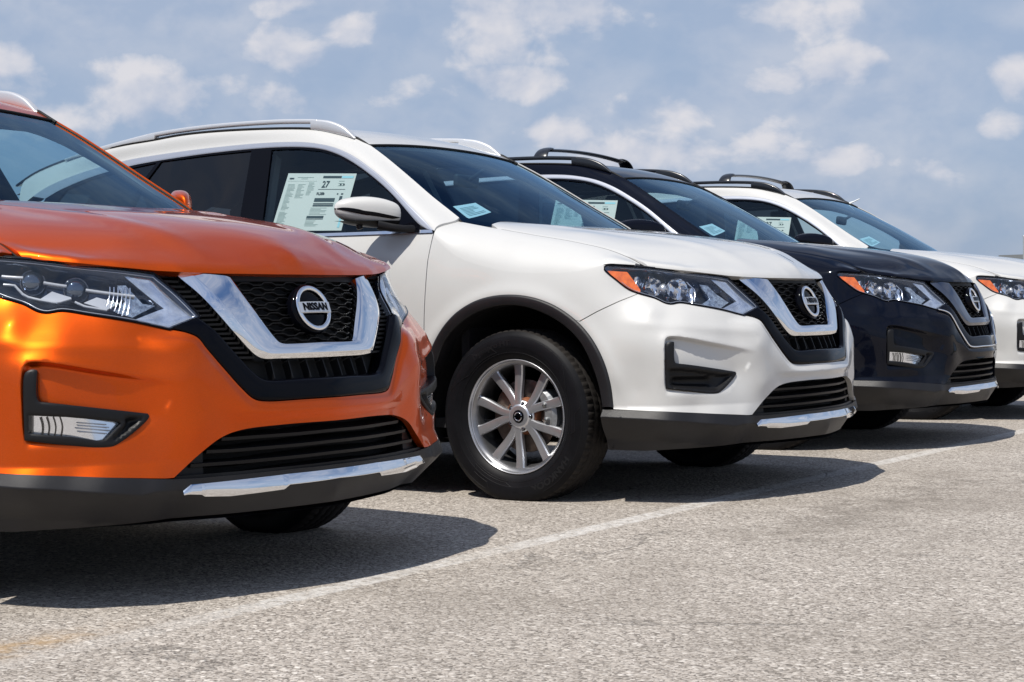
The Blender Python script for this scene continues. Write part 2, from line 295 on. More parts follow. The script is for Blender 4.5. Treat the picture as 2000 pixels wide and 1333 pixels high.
# ---------- mesh helpers ----------
def seglen(P): return np.linalg.norm(np.diff(P,axis=0),axis=1)
def mkmesh(name,V,F,N=None,flat=False):
    me=bpy.data.meshes.new(name); me.from_pydata([tuple(map(float,v)) for v in V],[],[tuple(int(i) for i in f) for f in F]); me.update()
    if not flat:
        me.polygons.foreach_set('use_smooth',[True]*len(me.polygons))
    if N is not None:
        me.normals_split_custom_set_from_vertices([tuple(map(float,n)) for n in N])
    return me
def join(*parts):
    """parts: (V,F,N or None) -> merged"""
    Vs,Fs,Ns=[],[],[]; o=0
    for V,F,N in parts:
        V=np.asarray(V,float).reshape(-1,3)
        if N is None:
            N=vnormals(V,F)
        Vs.append(V); Fs+= [tuple(i+o for i in f) for f in F]; Ns.append(N); o+=len(V)
    return np.vstack(Vs),Fs,np.vstack(Ns)
def vnormals(V,F):
    N=np.zeros_like(V)
    for f in F:
        a,b,c=V[f[0]],V[f[1]],V[f[2]]; n=np.cross(b-a,c-a)
        if len(f)==4: n=np.cross(V[f[2]]-V[f[0]],V[f[3]]-V[f[1]])
        for i in f: N[i]+=n
    L=np.linalg.norm(N,axis=1,keepdims=True); return N/np.maximum(L,1e-12)
def flatten(V,F):
    """split every face -> flat shading via own verts"""
    V=np.asarray(V,float); v2=[];f2=[]
    for f in F:
        f2.append(tuple(range(len(v2),len(v2)+len(f)))); v2+= [V[i] for i in f]
    v2=np.array(v2); return v2,f2,vnormals(v2,f2)
def mirror(part,axis=1):
    V,F,N=part; V=np.array(V,float); V[:,axis]*=-1; F=[tuple(reversed(f)) for f in F]
    if N is not None: N=np.array(N,float); N[:,axis]*=-1
    return V,F,N
def inpoly(P,loops):
    x,y=P[:,0],P[:,1]; c=np.zeros(len(P),bool)
    for L in loops:
        L=np.asarray(L); j=len(L)-1
        for i in range(len(L)):
            xi,yi=L[i];xj,yj=L[j]
            m=((yi>y)!=(yj>y))&(x<(xj-xi)*(y-yi)/((yj-yi) if yj!=yi else 1e-12)+xi); c^=m; j=i
    return c
def pdist(P,L,closed=True):
    L=np.asarray(L,float); A=L; B=np.roll(L,-1,0)
    if not closed: A,B=L[:-1],L[1:]
    d=np.full(len(P),1e9)
    for a,b in zip(A,B):
        ab=b-a; t=np.clip(((P-a)@ab)/max(ab@ab,1e-12),0,1); d=np.minimum(d,np.linalg.norm(P-(a+t[:,None]*ab),axis=1))
    return d
def curve(pts,h=.012):
    """closed loop from (a,b,corner) points: smooth runs between corners"""
    n=len(pts); c=[i for i in range(n) if len(pts[i])>2 and pts[i][2]]
    if not c: 
        P=[p[:2] for p in pts]; Q=catmull(P[-2:]+P+P[:2],8); k=8; Q=Q[2*k:-(2*k)]; return rs_closed(Q,h)
    out=[]
    for k,i in enumerate(c):
        j=c[(k+1)%len(c)]; run=[pts[i][:2]]; m=i
        while True:
            m=(m+1)%n; run.append(pts[m][:2])
            if m==j: break
        Q=catmull(run,8) if len(run)>2 else np.array(run,float); Q=resample(Q,n=max(2,int(math.ceil(seglen(Q).sum()/h))+1)); out.append(Q[:-1])
    return np.vstack(out)
def rs_closed(Q,h):
    Q=np.vstack([Q,Q[:1]]); return resample(Q,n=max(4,int(seglen(Q).sum()/h)+1))[:-1]
def poly(pts,h=.012):
    P=np.array([p[:2] for p in pts],float); out=[]
    for a,b in zip(P,np.roll(P,-1,0)):
        k=max(1,int(math.ceil(np.linalg.norm(b-a)/h))); out+= [a+(b-a)*i/k for i in range(k)]
    return np.array(out)
def region(loops,f=None,h=.014,off=0.,offfn=None,fl=.012,rings=(),extra=None):
    """panel cut out of a parametric surface. loops: outer + holes in parameter space"""
    f=f or S; loops=[np.asarray(L,float) for L in loops]; B=np.vstack(loops); edges=[]; o=0
    for L in loops: n=len(L); edges+=[(o+i,o+(i+1)%n) for i in range(n)]; o+=n
    lo,hi=B.min(0),B.max(0); xs=np.arange(lo[0]+h/2,hi[0],h); ys=np.arange(lo[1]+h/2,hi[1],h*.87)
    I=np.array([(x+(h/2 if k%2 else 0),y) for k,y in enumerate(ys) for x in xs]) if len(xs) and len(ys) else np.zeros((0,2))
    if len(I):
        I=I[inpoly(I,loops)]
    if len(I):
        d=np.min([pdist(I,L) for L in loops],axis=0); keep=d>.5*h
        for rg in rings: keep&=abs(d-rg)>.42*h
        if rings: keep&=d>max(rings)*.999
        I=I[keep]
    ex=[]
    for L in loops:
        T=np.roll(L,-1,0)-np.roll(L,1,0); T/=np.maximum(np.linalg.norm(T,axis=1),1e-9)[:,None]; Nn_=np.stack([-T[:,1],T[:,0]],1)
        for rg in rings:
            for sgn in (1,-1):
                Q=L+Nn_*rg*sgn; Q=Q[inpoly(Q,loops)]
                if len(Q): dq=np.min([pdist(Q,M) for M in loops],axis=0); Q=Q[dq>.985*rg]; ex.append(Q)
    if extra is not None:
        Q=np.asarray(extra,float); Q=Q[inpoly(Q,loops)]
        if len(Q): dq=np.min([pdist(Q,M) for M in loops],axis=0); Q=Q[dq>.3*h]; ex.append(Q)
    if ex:
        E_=np.vstack(ex)
        if len(E_):
            # thin out near-duplicates
            key={}; 
            for q in E_: key.setdefault((round(q[0]/(h*.35)),round(q[1]/(h*.35))) if not rings else (round(q[0]/(h*.25)),round(q[1]/(h*.25))),q)
            E_=np.array(list(key.values()))
            if len(I):
                dm=np.array([np.min(((E_-p)**2).sum(1)) for p in I]); I=I[dm>(.5*h)**2]
            I=np.vstack([I,E_]) if len(I) else E_
    P=np.vstack([B,I]); r=delaunay_2d_cdt([Vector(p) for p in P],edges,[],0,1e-7)
    V2=np.array([tuple(v) for v in r[0]]); F=[tuple(t) for t in r[2]]
    cen=np.array([V2[list(t)].mean(0) for t in F]); keep=inpoly(cen,loops); F=[t for t,k in zip(F,keep) if k]
    P3=f(V2[:,0],V2[:,1]); N=snorm(f,V2[:,0],V2[:,1]); o_=np.full(len(V2),off)
    if offfn is not None: 
        dd=np.min([pdist(V2,L) for L in loops],axis=0); o_=o_+offfn(V2,dd)
    P3=P3+N*o_[:,None]
    if offfn is not None: N=None
    # orientation
    a,b,c=[P3[[t[k] for t in F]] for k in range(3)]; fn=np.cross(b-a,c-a); ref=snorm(f,V2[[t[0] for t in F],0],V2[[t[0] for t in F],1])
    F=[t if s>0 else (t[0],t[2],t[1]) for t,s in zip(F,(fn*ref).sum(1))]
    parts=[(P3,F,N)]
    if fl:
        # boundary flange
        ec={}
        for t in F:
            for i in range(3): ec[(t[i],t[(i+1)%3])]=1
        be=[e for e in ec if (e[1],e[0]) not in ec]
        Nn=snorm(f,V2[:,0],V2[:,1]); v=[];ff=[]
        for (i,j) in be:
            k=len(v); v+=[P3[i],P3[j],P3[j]-Nn[j]*fl,P3[i]-Nn[i]*fl]; ff.append((k+1,k,k+3,k+2))
        v=np.array(v); parts.append((v,ff,vnormals(v,ff)))
    return join(*parts)
def grid(Pf,A,Bv,flip=False,nf=None):
    """structured patch Pf(a,b)"""
    a,b=np.meshgrid(A,Bv,indexing='ij'); P=Pf(a,b); na,nb=len(A),len(Bv); V=P.reshape(-1,3)
    F=[(i*nb+j,(i+1)*nb+j,(i+1)*nb+j+1,i*nb+j+1) for i in range(na-1) for j in range(nb-1)]
    if flip: F=[tuple(reversed(t)) for t in F]
    return V,F,vnormals(V,F)
def rim(P,N,fl,closed=False):
    """flange strip along a 3-D polyline going down -N*fl"""
    n=len(P); v=[];ff=[]
    for i in range(n if closed else n-1):
        j=(i+1)%n; k=len(v); v+=[P[i],P[j],P[j]-N[j]*fl,P[i]-N[i]*fl]; ff.append((k,k+1,k+2,k+3))
    v=np.array(v); return v,ff,vnormals(v,ff)
def tube(P,r,n=8,cap=True,sq=(1,1),upv=(0,0,1)):
    P=np.asarray(P,float); T=np.gradient(P,axis=0); T/=np.linalg.norm(T,axis=1)[:,None]; R=np.full(len(P),r) if np.isscalar(r) else np.asarray(r)
    V=[];upv=np.array(upv,float)
    for p,t,rr in zip(P,T,R):
        s=np.cross(t,upv); s/=max(np.linalg.norm(s),1e-9); u=np.cross(s,t)
        for k in range(n):
            a=2*math.pi*(k+.5)/n; V.append(p+rr*(math.cos(a)*s*sq[0]+math.sin(a)*u*sq[1]))
    F=[(i*n+k,i*n+(k+1)%n,(i+1)*n+(k+1)%n,(i+1)*n+k) for i in range(len(P)-1) for k in range(n)]
    if cap: F+=[tuple(reversed(range(n))),tuple(range((len(P)-1)*n,len(P)*n))]
    V=np.array(V); 
    if cap: F=[f for f in F if len(f)==4 or True]
    N=np.zeros_like(V)
    for i,p in enumerate(P): N[i*n:(i+1)*n]=V[i*n:(i+1)*n]-p
    N/=np.maximum(np.linalg.norm(N,axis=1)[:,None],1e-9); F=[tuple(reversed(f)) for f in F]
    return V,F,N
def loft(secs,cap=True,smooth=True):
    """secs: list of closed rings (n,3)"""
    n=len(secs[0]); V=np.vstack(secs); F=[(i*n+k,(i+1)*n+k,(i+1)*n+(k+1)%n,i*n+(k+1)%n) for i in range(len(secs)-1) for k in range(n)]
    if cap: F+=[tuple(range(n)),tuple(reversed(range((len(secs)-1)*n,len(secs)*n)))]
    c=V.mean(0); # orient outward
    s=0
    for f in F[:n*(len(secs)-1)]:
        a,b,d=V[f[0]],V[f[1]],V[f[2]]; s+=np.sign(np.cross(b-a,d-a)@((a+b+d)/3-secs[0].mean(0)*0-V[[f[0],f[1],f[2],f[3]]].mean(0)*0-np.mean([secs[min(f[0]//n,len(secs)-1)].mean(0)],axis=0)))
    if s<0: F=[tuple(reversed(f)) for f in F]
    return (V,F,vnormals(V,F)) if smooth else flatten(V,F)
def lathe(prof,n=64,axis='y',c=(0,0,0),rfn=None):
    """prof: list of (axial, radius); revolve about axis y. rfn(k,i,r)->r modifier"""
    V=[]
    for k in range(n):
        a=2*math.pi*k/n
        for i,(ax,r) in enumerate(prof):
            if rfn: r=rfn(k,i,r)
            if axis=='y': V.append((c[0]+r*math.cos(a),c[1]+ax,c[2]+r*math.sin(a)))
            else: V.append((c[0]+ax,c[1]+r*math.cos(a),c[2]+r*math.sin(a)))
    m=len(prof); F=[(k*m+i,((k+1)%n)*m+i,((k+1)%n)*m+i+1,k*m+i+1) for k in range(n) for i in range(m-1)]
    if axis!='y': F=[tuple(reversed(f)) for f in F]
    V=np.array(V); return V,F,vnormals(V,F)
def box(c,s,rot=None):
    c=np.array(c,float); s=np.array(s,float)/2; V=np.array([(x,y,z) for x in(-1,1) for y in(-1,1) for z in(-1,1)],float)*s
    if rot is not None: V=V@np.array(rot.to_matrix()).T
    F=[(0,1,3,2),(4,6,7,5),(0,4,5,1),(2,3,7,6),(0,2,6,4),(1,5,7,3)]; return flatten(V+c,F)
def rbox(c,s,b=.02,rot=None,seg=3):
    """rounded box via bmesh bevel"""
    import bmesh
    bm=bmesh.new(); bmesh.ops.create_cube(bm,size=1)
    for v in bm.verts: v.co=Vector((v.co.x*s[0],v.co.y*s[1],v.co.z*s[2]))
    bmesh.ops.bevel(bm,geom=bm.edges[:],offset=b,segments=seg,affect='EDGES',profile=.5)
    V=np.array([tuple(v.co) for v in bm.verts]); F=[tuple(v.index for v in f.verts) for f in bm.faces]; bm.free()
    if rot is not None: V=V@np.array(rot.to_matrix()).T
    V=V+np.array(c); return V,F,vnormals(V,F)
def text2d(body,size,ex=.0006,bold=0.0,sx=1.0):
    cu=bpy.data.curves.new('lettering','FONT'); cu.body=body; cu.size=size; cu.extrude=ex; cu.offset=bold; cu.align_x='CENTER'; cu.align_y='CENTER'; cu.resolution_u=3
    o=bpy.data.objects.new('lettering_tmp',cu); COL.objects.link(o); dg=bpy.context.evaluated_depsgraph_get(); dg.update(); me=o.evaluated_get(dg).to_mesh()
    V=np.array([tuple(v.co) for v in me.vertices]); F=[tuple(p.vertices) for p in me.polygons]; o.evaluated_get(dg).to_mesh_clear(); bpy.data.objects.remove(o); bpy.data.curves.remove(cu)
    V[:,0]*=sx; return V,F
def place2d(tx,f3):
    """map flat lettering (x,y,depth) with f3(x,y,d)"""
    V,F=tx; return flatten(f3(V[:,0],V[:,1],V[:,2]),F)
# ---------- outlines of the car, in (T,z): arc length from the nose round the side, height (metres) ----------
HL=[(1.1859,.9289,0),(1.1733,.9379,1),(1.0003,.9267,0),(.813,.9096,0),(.66,.8967,0),(.541,.8833,1),(.4781,.8327,0),(.4266,.7646,1),(.5246,.7323,1),(.6235,.7543,0),(.7555,.7756,0),(.8414,.7869,0),(.8833,.782,0),(.9106,.7861,0),(.9592,.8054,0),(1.0325,.8252,0),(1.0773,.8413,0),(1.129,.878,0)]
SO=[(.5246,.7323),(.478,.7222),(.4487,.7086),(.4268,.6799),(.3719,.6193),(.3279,.5702),(.2928,.5389),(.2621,.5303),(.11,.529),(0,.529)]
SL=[(.4266,.7646),(.3771,.7201),(.3151,.6531),(.2644,.6035),(.2365,.5916),(.1,.5908),(0,.5908)]
VO=[(.4536,.8821),(.41,.838),(.3638,.7746),(.3157,.7158),(.262,.660),(.2404,.649),(.2204,.6461),(.0736,.6447),(0,.6445)]
VI=[(.2852,.8715),(.2523,.8189),(.2026,.7472),(.169,.7005),(.158,.690),(.142,.6862),(.1228,.6855),(0,.687)]
LG=[(0,.464),(.2,.4640),(.333,.4563),(.4027,.438),(.4723,.3955),(.5435,.3423)]
CT=[(.5666,.3424),(.7405,.3558),(.9216,.3694),(1.1283,.3785)]
AO=[(1.1283,.3806),(1.138,.4806),(1.1577,.5529),(1.1951,.6253),(1.2486,.6917),(1.3086,.7422),(1.3834,.7867),(1.4758,.8185),(1.5693,.8318),(1.6758,.8277),(1.7605,.8086),(1.8449,.7684),(1.9057,.7205),(1.9507,.6699),(1.9879,.6139),(2.03,.535),(2.065,.45),(2.078,.36)]
AI=[(1.1731,.3802),(1.188,.4738),(1.2167,.5529),(1.2631,.6322),(1.3238,.6924),(1.3982,.74),(1.4898,.775),(1.5681,.7884),(1.6578,.7844),(1.7594,.7584),(1.8541,.7041),(1.917,.6417),(1.9597,.5577),(2.0,.49),(2.025,.42),(2.035,.36)]
FB=[(.9235,.4564,1),(.9214,.6141,0),(.9168,.631,0),(.9004,.6384,0),(.8884,.636,1),(.8894,.5667,0),(.8839,.5545,1),(.8191,.5457,0),(.604,.5128,1),(.5999,.5047,0),(.6942,.4364,0),(.7182,.4309,0),(.8193,.4408,0)]
FW_=[(.9104,.5206),(.8198,.5138),(.6857,.4958),(.6791,.492),(.722,.4527),(.7391,.4492),(.8091,.4622),(.9123,.4739)]
CO=[(2.002,1.1075),(2.1886,1.2373),(2.3175,1.3278),(2.4446,1.4032),(2.5702,1.4687),(2.6904,1.5149),(2.8052,1.5423),(2.918,1.5584),(3.1411,1.5697),(3.4885,1.5703),(3.8886,1.5581),(4.0919,1.545),(4.35,1.51),(4.6,1.45),(4.75,1.40)]
CI=[(2.0468,1.116),(2.0889,1.1353),(2.2307,1.2416),(2.3233,1.3053),(2.4328,1.3713),(2.5593,1.4377),(2.6631,1.4821),(2.7699,1.5133),(2.9076,1.5326),(3.1309,1.5435),(3.4754,1.5425),(3.8722,1.5258),(4.0333,1.5131),(4.30,1.475),(4.50,1.42),(4.60,1.38)]
POCK=[(.9293,.4237),(.926,.6438),(.917,.6563),(.8879,.66),(.7273,.6322),(.5014,.5919),(.5411,.5479),(.5817,.4911),(.6496,.4325),(.7145,.4172)]
def cat(L): return catmull([p[:2] for p in L],6)
def full(half): 
    H_=[tuple(p[:2]) for p in half]; return H_+[(-a,b) for a,b in reversed(H_) if a>1e-6]
# ---------- soft modelling of the shell ----------
def sstep(x): x=np.clip(x,0,1); return x*x*(3-2*x)
_CR=cat([(.5014,.5919),(.7273,.6322),(.8879,.66),(.917,.6563),(.926,.6438),(.9293,.4237)])
def f_pocket(t,z):
    t,z=np.broadcast_arrays(t,z); sh=t.shape; P=np.stack([t.ravel(),z.ravel()],1); d=np.zeros(len(P)); m=(P[:,0]>.45)&(P[:,0]<1.0)&(P[:,1]>.38)&(P[:,1]<.70)
    if m.any():
        Q=P[m]; ins=inpoly(Q,[POCK]); dd=pdist(Q,_CR,closed=False); v=np.zeros(len(Q))
        k=sstep(dd/.016)*sstep((Q[:,0]-.50)/.34)*sstep((Q[:,1]-.425)/.07)
        v[ins]=-.030*k[ins]; v+=.0035*np.exp(-(dd/.018)**2)*sstep((Q[:,0]-.5)/.1)*sstep((Q[:,1]-.45)/.06)
        d[m]=v
    return d.reshape(sh)
def f_arch(t,z):
    r=np.hypot(t-1.5945,z-.338); k=sstep((z-.40)/.12); return .007*np.exp(-((r-.50)/.035)**2)*k
_CC=np.array([(0,.292),(.35,.296),(.5976,.309),(.6337,.3013),(.7335,.3153),(.8623,.3299),(.9959,.3405),(1.2,.350)])
def f_clad(t,z):
    zc=np.interp(t,_CC[:,0],_CC[:,1]); on=sstep((1.35-t)/.1)
    up=np.clip((.385-z)/(.385-zc+1e-6),0,1); amp=.006+.022*sstep((t-.52)/.08); dn=np.clip((zc-z)/.09,0,1)
    return on*(amp*up-.050*dn*sstep(t/.5+.35))
def f_crease(t,z):
    # character line running forward off the front wheel arch, over the fog recess
    zc=np.interp(t,[.42,.9,1.15],[.668,.70,.72]); return .004*np.exp(-((z-zc)/.02)**2)*sstep((1.15-t)/.2)*sstep((t-.45)/.1)
_SOc=cat(SO)
def f_sur(t,z):
    # soft shoulder of the bumper skin running round the grille surround
    t,z=np.broadcast_arrays(t,z); sh=t.shape; P=np.stack([t.ravel(),z.ravel()],1); v=np.zeros(len(P)); m=(P[:,0]<.62)&(P[:,1]>.47)&(P[:,1]<.74)
    if m.any():
        Q=P[m]; d=pdist(Q,_SOc,closed=False); zi=np.interp(Q[:,0],_SOc[::-1,0],_SOc[::-1,1]); out_=Q[:,1]<zi
        v[m]=.010*sstep(d/.028)*(1-sstep((d-.028)/.085))*out_*sstep((.728-Q[:,1])/.03)*sstep((Q[:,1]-.475)/.03)
    return v.reshape(sh)
FEAT+= [f_pocket,f_arch,f_clad,f_crease,f_sur]
def S0(t,z):
    """shell without the fog recess"""
    f=FEAT.pop(0); r=S(t,z); FEAT.insert(0,f); return r
# upper limit of the fender side
Z1=np.array([(.98,.934),(1.05,.938),(1.12,.943),(1.1733,.9450),(1.21,.935),(1.30,.918),(1.45,.915),(1.6,.925),(1.75,.955),(1.88,1.00),(2.0,1.085)])
def z1(T): return np.interp(T,Z1[:,0],Z1[:,1])
_Z1s=resample(catmull(Z1,8),n=200)
def z1(T): return np.interp(T,_Z1s[:,0],_Z1s[:,1])
def herm(A,mA,B,mB,q):
    q=np.asarray(q)[...,None]; return (2*q**3-3*q**2+1)*A+(q**3-2*q**2+q)*mA+(-2*q**3+3*q**2)*B+(q**3-q**2)*mB
def FT(T,q):
    """fender top between side and hood shut line (left side)"""
    T=np.asarray(T,float); q=np.asarray(q,float); T,q=np.broadcast_arrays(T,q); z=z1(T); A=S(T,z); Az=(S(T,z+.003)-S(T,z-.003))/.006
    x=A[...,0]; W1=.740; Bz=H(x,np.full_like(x,W1)); B=np.stack([x,np.full_like(x,W1),Bz],-1); hw=(H(x,np.full_like(x,W1+.004))-H(x,np.full_like(x,W1-.004)))/.008
    L=np.linalg.norm(B-A,axis=-1,keepdims=True); mA=Az/np.linalg.norm(Az,axis=-1,keepdims=True)*L; mB=np.stack([0*x,-np.ones_like(x),-hw],-1); mB=mB/np.linalg.norm(mB,axis=-1,keepdims=True)*L
    return herm(A,mA,B,mB,q)
# ---------- part builders ----------
def side(part,s): return part if s>0 else mirror(part)
def b_bumper():
    lamp=[p[:2] for p in HL][8:16]  # chevron bottom -> seam
    half=list(map(tuple,cat(LG)))+CT+[p for p in map(tuple,cat(AO[:6]))][:-2]+[(1.27,.7193),(1.202,.7545),(1.1104,.7961),(1.0384,.8236)]+[tuple(p) for p in reversed(list(map(tuple,cat(lamp))))]+list(map(tuple,cat(SO)))[1:]
    holes=[]
    H_=curve(FB,.012); c=H_.mean(0); d=.005; T=np.roll(H_,-1,0)-np.roll(H_,1,0); T/=np.linalg.norm(T,axis=1)[:,None]; nn=np.stack([-T[:,1],T[:,0]],1); Q=H_+nn*d; Q2=H_-nn*d; Q=Q if inpoly(Q,[H_]).mean()>.5 else Q2; Q=Q[pdist(Q,H_)>.0045]
    holes=[Q,Q*np.array([-1,1])]
    ex=[]
    cr=resample(_CR,step=.010); T=np.gradient(cr,axis=0); T/=np.linalg.norm(T,axis=1)[:,None]; nn=np.stack([-T[:,1],T[:,0]],1)
    for d in (-.021,-.010,-.0035,.0,.003,.008,.015): ex.append(cr+nn*d)
    so_=resample(_SOc,step=.011); T=np.gradient(so_,axis=0); T/=np.linalg.norm(T,axis=1)[:,None]; nn=np.stack([T[:,1],-T[:,0]],1); nn=nn*np.where((nn[:,1]<0)|(nn[:,0]>0),1,-1)[:,None]
    for d in (.010,.020,.029,.040): ex.append(so_+nn*d)
    ex=np.vstack(ex); ex=np.vstack([ex,ex*np.array([-1,1])])
    return region([poly(full(half),.013)]+holes,h=.013,fl=.022,extra=ex)
def b_fender(s):
    lo=[tuple(p) for p in cat([p[:2] for p in HL][14:]+[HL[0][:2],HL[1][:2]])]
    i0=[(1.0384,.8266)]+[p for p in lo if p[0]>1.045]
    top=[(T,float(z1(T))) for T in np.linspace(1.178,2.0,60)]
    dg=[(2.0007,1.10),(2.0035,1.0558),(2.011,.981),(2.0132,.8743),(2.0204,.7465),(2.0242,.62),(2.022,.548)]
    ar=[tuple(p) for p in reversed(list(map(tuple,cat(AO)))) if p[0]<2.02 and p[1]>.55 or (p[0]<1.5 and p[1]>.722 and p[0]>1.285)]
    ar=[p for p in ar if p[0]>1.285]
    loop=i0+top[1:]+[(2.0,1.088)]+dg[1:]+ar+[(1.2725,.7225),(1.2045,.7575),(1.1124,.7991)]
    a=region([poly(loop,.014)],h=.015,fl=.014)
    b=grid(FT,np.linspace(1.055,2.0,90),np.linspace(0,1,14))
    if (b[2].mean(0)[2])<0: b=(b[0],[tuple(reversed(f)) for f in b[1]],-b[2])
    # returned edge along the hood gap
    P=FT(np.linspace(1.055,2.0,90),np.ones(90)); e=rim(P,np.tile([0,0,1.],(90,1)),.03)
    # front edge returning down over the lamp
    q=np.linspace(0,1,14); P2=FT(np.full(14,1.055),q); e2=rim(P2,np.tile([.5,0,1.],(14,1)),.02)
    return side(join(a,b,e,e2),s)
def hxr(w): return np.interp(abs(w),[0,.3,.6,.70,.7355],[-.11,-.165,-.245,-.225,-.17])
def b_hood():
    W=.7345; ws=np.linspace(-W,W,121); sv=np.r_[np.linspace(0,.9,60)[:-1],np.linspace(.9,1,22)]
    def P(a,b):
        w=b; x0=hxr(w); x1=hedge(w); x=x0+(x1-x0)*a; d=(x1-x); z=H(x,w)-.010*(1-np.sqrt(1-np.clip((.028-d)/.028,0,1)**2))
        # match the lifted edge exactly
        zl=np.interp(abs(w),HE[:,1],HE[:,2]); ze=H(x1,w)-.010; k=sstep(1-d/.12); z=z+(zl-ze)*k
        d2=W-abs(w); z=z-.0025*(1-np.sqrt(1-np.clip((.008-d2)/.008,0,1)**2))
        return np.stack([x,w,z],-1)
    g_=grid(P,sv,ws); 
    if g_[2].mean(0)[2]<0: g_=(g_[0],[tuple(reversed(f)) for f in g_[1]],-g_[2])
    fr=P(np.ones(121),ws); n=121
    back=fr+np.array([-.030,0,-.012]); v=np.vstack([fr,back]); ff=[(i,i+1,n+i+1,n+i) for i in range(n-1)]; e1=(v,ff,vnormals(v,ff))
    parts=[g_,e1]
    for wv in (-W,W):
        sd=P(sv,np.full(len(sv),wv)); parts.append(rim(sd,np.tile([0,0,1.],(len(sv),1)),.03))
    rr=P(np.zeros(121),ws); parts.append(rim(rr,np.tile([0,0,1.],(121,1)),.02))
    return join(*parts)
def b_shell():
    """dark structure behind the front panels"""
    A=np.linspace(-1.12,1.12,120); B=np.linspace(.215,.915,40)
    def f(a,b):
        P=S(a,b); return P-snorm(S,a,b)*.085
    return grid(f,A,B)
def b_seal(s=0):
    up=[(0,.893),(.3,.893),(.541,.900),(.66,.912),(.813,.922),(1.0,.937),(1.10,.943),(1.1800,.943)]
    lo=[(1.1859,.931),(1.1733,.9369),(1.0003,.9257),(.813,.9086),(.66,.8957),(.541,.8823),(.4536,.8811),(.2852,.868),(0,.866)]
    return region([poly(full(up+lo),.02)],h=.02,off=-.016,fl=0)
def b_clad():
    half=[(0,.338),(.46,.335),(.5435,.3383),(.5666,.3404)]+CT[1:3]+[(1.172,.377),(1.178,.30),(1.172,.2156),(1.0,.2120),(.8902,.2150),(.6869,.2200),(.5942,.2250),(.437,.2275),(.2,.228),(0,.230)]
    tt=np.arange(-1.16,1.16,.012); zc=np.interp(abs(tt),_CC[:,0],_CC[:,1]); a=region([poly(full(half),.014)],h=.014,fl=.012,extra=np.vstack([np.stack([tt,zc+d],1) for d in (.012,.004,0,-.004,-.012)]))
    # underside closing back
    P=S(np.linspace(-1.172,1.172,90),np.full(90,.2165)); Q=P*np.array([.75,.8,1])+np.array([0,0,.02]); v=np.vstack([P,Q]); ff=[(i,90+i,90+i+1,i+1) for i in range(89)]
    return join(a,(v,ff,vnormals(v,ff)))
def b_skid():
    T=np.unique(np.r_[np.linspace(-.519,.519,120),[-.4553,-.4674,-.377,-.2084,-.1898,.4553,.4674,.377,.2084,.1898,-.497,.497]]); a=abs(T)
    top=np.interp(a,[0,.1951,.497,.5195],[.3285,.3290,.3225,.3060]); bot=np.interp(a,[0,.1898,.2084,.377,.4553,.4674,.5195],[.2965,.2958,.2889,.2846,.2908,.2977,.3030])
    pr=[(0,-.012),(.05,.006),(.12,.0085),(.5,.004),(.92,-.003),(1,-.012)]; rows=[]
    for v,o in pr: z=bot+(top-bot)*v; rows.append(S(T,z)+snorm(S,T,z)*(o+.006))
    P=np.stack(rows,1); n,b=P.shape[:2]; V=P.reshape(-1,3); F=[(i*b+j,(i+1)*b+j,(i+1)*b+j+1,i*b+j+1) for i in range(n-1) for j in range(b-1)]
    N=vnormals(V,F); 
    if N.mean(0)[0]<0: F=[tuple(reversed(t)) for t in F]
    A=[t for k,t in enumerate(F) if k%(b-1) in (1,2,3)]; B_=[t for k,t in enumerate(F) if k%(b-1) in (0,4)]
    return join((V,A,None),(V,B_,None))
def b_skid_old():
    half=[(0,.3285),(.1951,.3290),(.497,.3225),(.5212,.3041),(.4674,.2977),(.4553,.2908),(.377,.2846),(.2084,.2889),(.1898,.2958),(.1,.2965),(0,.2965)]
    return region([poly(full(half),.006)],h=.008,off=.010,offfn=lambda V,d:-.006*(1-np.clip(d/.004,0,1))+.012*np.clip((.325-V[:,1])/.028,0,1)-.006,fl=.02,rings=(.004,))
def inset_between(z,c): 
    c=np.array(c); i=np.argsort(c[:,1]); return np.interp(z,c[i,1],c[i,0])
def b_surround():
    so=cat([(.5246,.7343)]+SO[1:]); sl=cat(SL); ko=int(np.argmin(np.abs(so-np.array([.2621,.5303])).sum(1))); ki=int(np.argmin(np.abs(sl-np.array([.2365,.5916])).sum(1)))
    return strip2([so[:ko+1],so[ko:]],[sl[:ki+1],sl[ki:]],[(0,-.010),(.06,-.003),(.12,.0),(.5,.002),(.80,.002),(.90,-.001),(1,-.012)],[40,22],off=.005)
def b_surround_old():
    half=[(.4266,.7646),(.5246,.7343)]+[p for p in map(tuple,cat(SO))][1:]
    sl=[tuple(p) for p in cat(SL)]
    loop=full(half+list(reversed(sl))[0:-1]) 
    # outer runs to the middle, then back along the inner line
    o=list(map(tuple,half)); L=[(a,b) for a,b in o]; R=[(-a,b) for a,b in reversed(o)][1:]
    inner=[(-a,b) for a,b in sl][:0]
    loop=L+R+[(-a,b) for a,b in sl[1:]]+[(a,b) for a,b in reversed(sl[1:-1])]
    so=cat(SO); ch=lambda V,d:-.012*(1-np.clip(d/.010,0,1))-.016*np.clip((.565-V[:,1])/.03,0,1)*(abs(V[:,0])<.30)
    return region([poly(loop,.008)],h=.009,off=.004,offfn=ch,fl=.03,rings=(.004,.010))
def b_grille_back():
    half=[(0,.887),(.541,.8833),(.4781,.8327),(.4266,.7646)]+SL[1:]
    return region([poly(full(half),.02)],h=.025,off=-.045,fl=0)
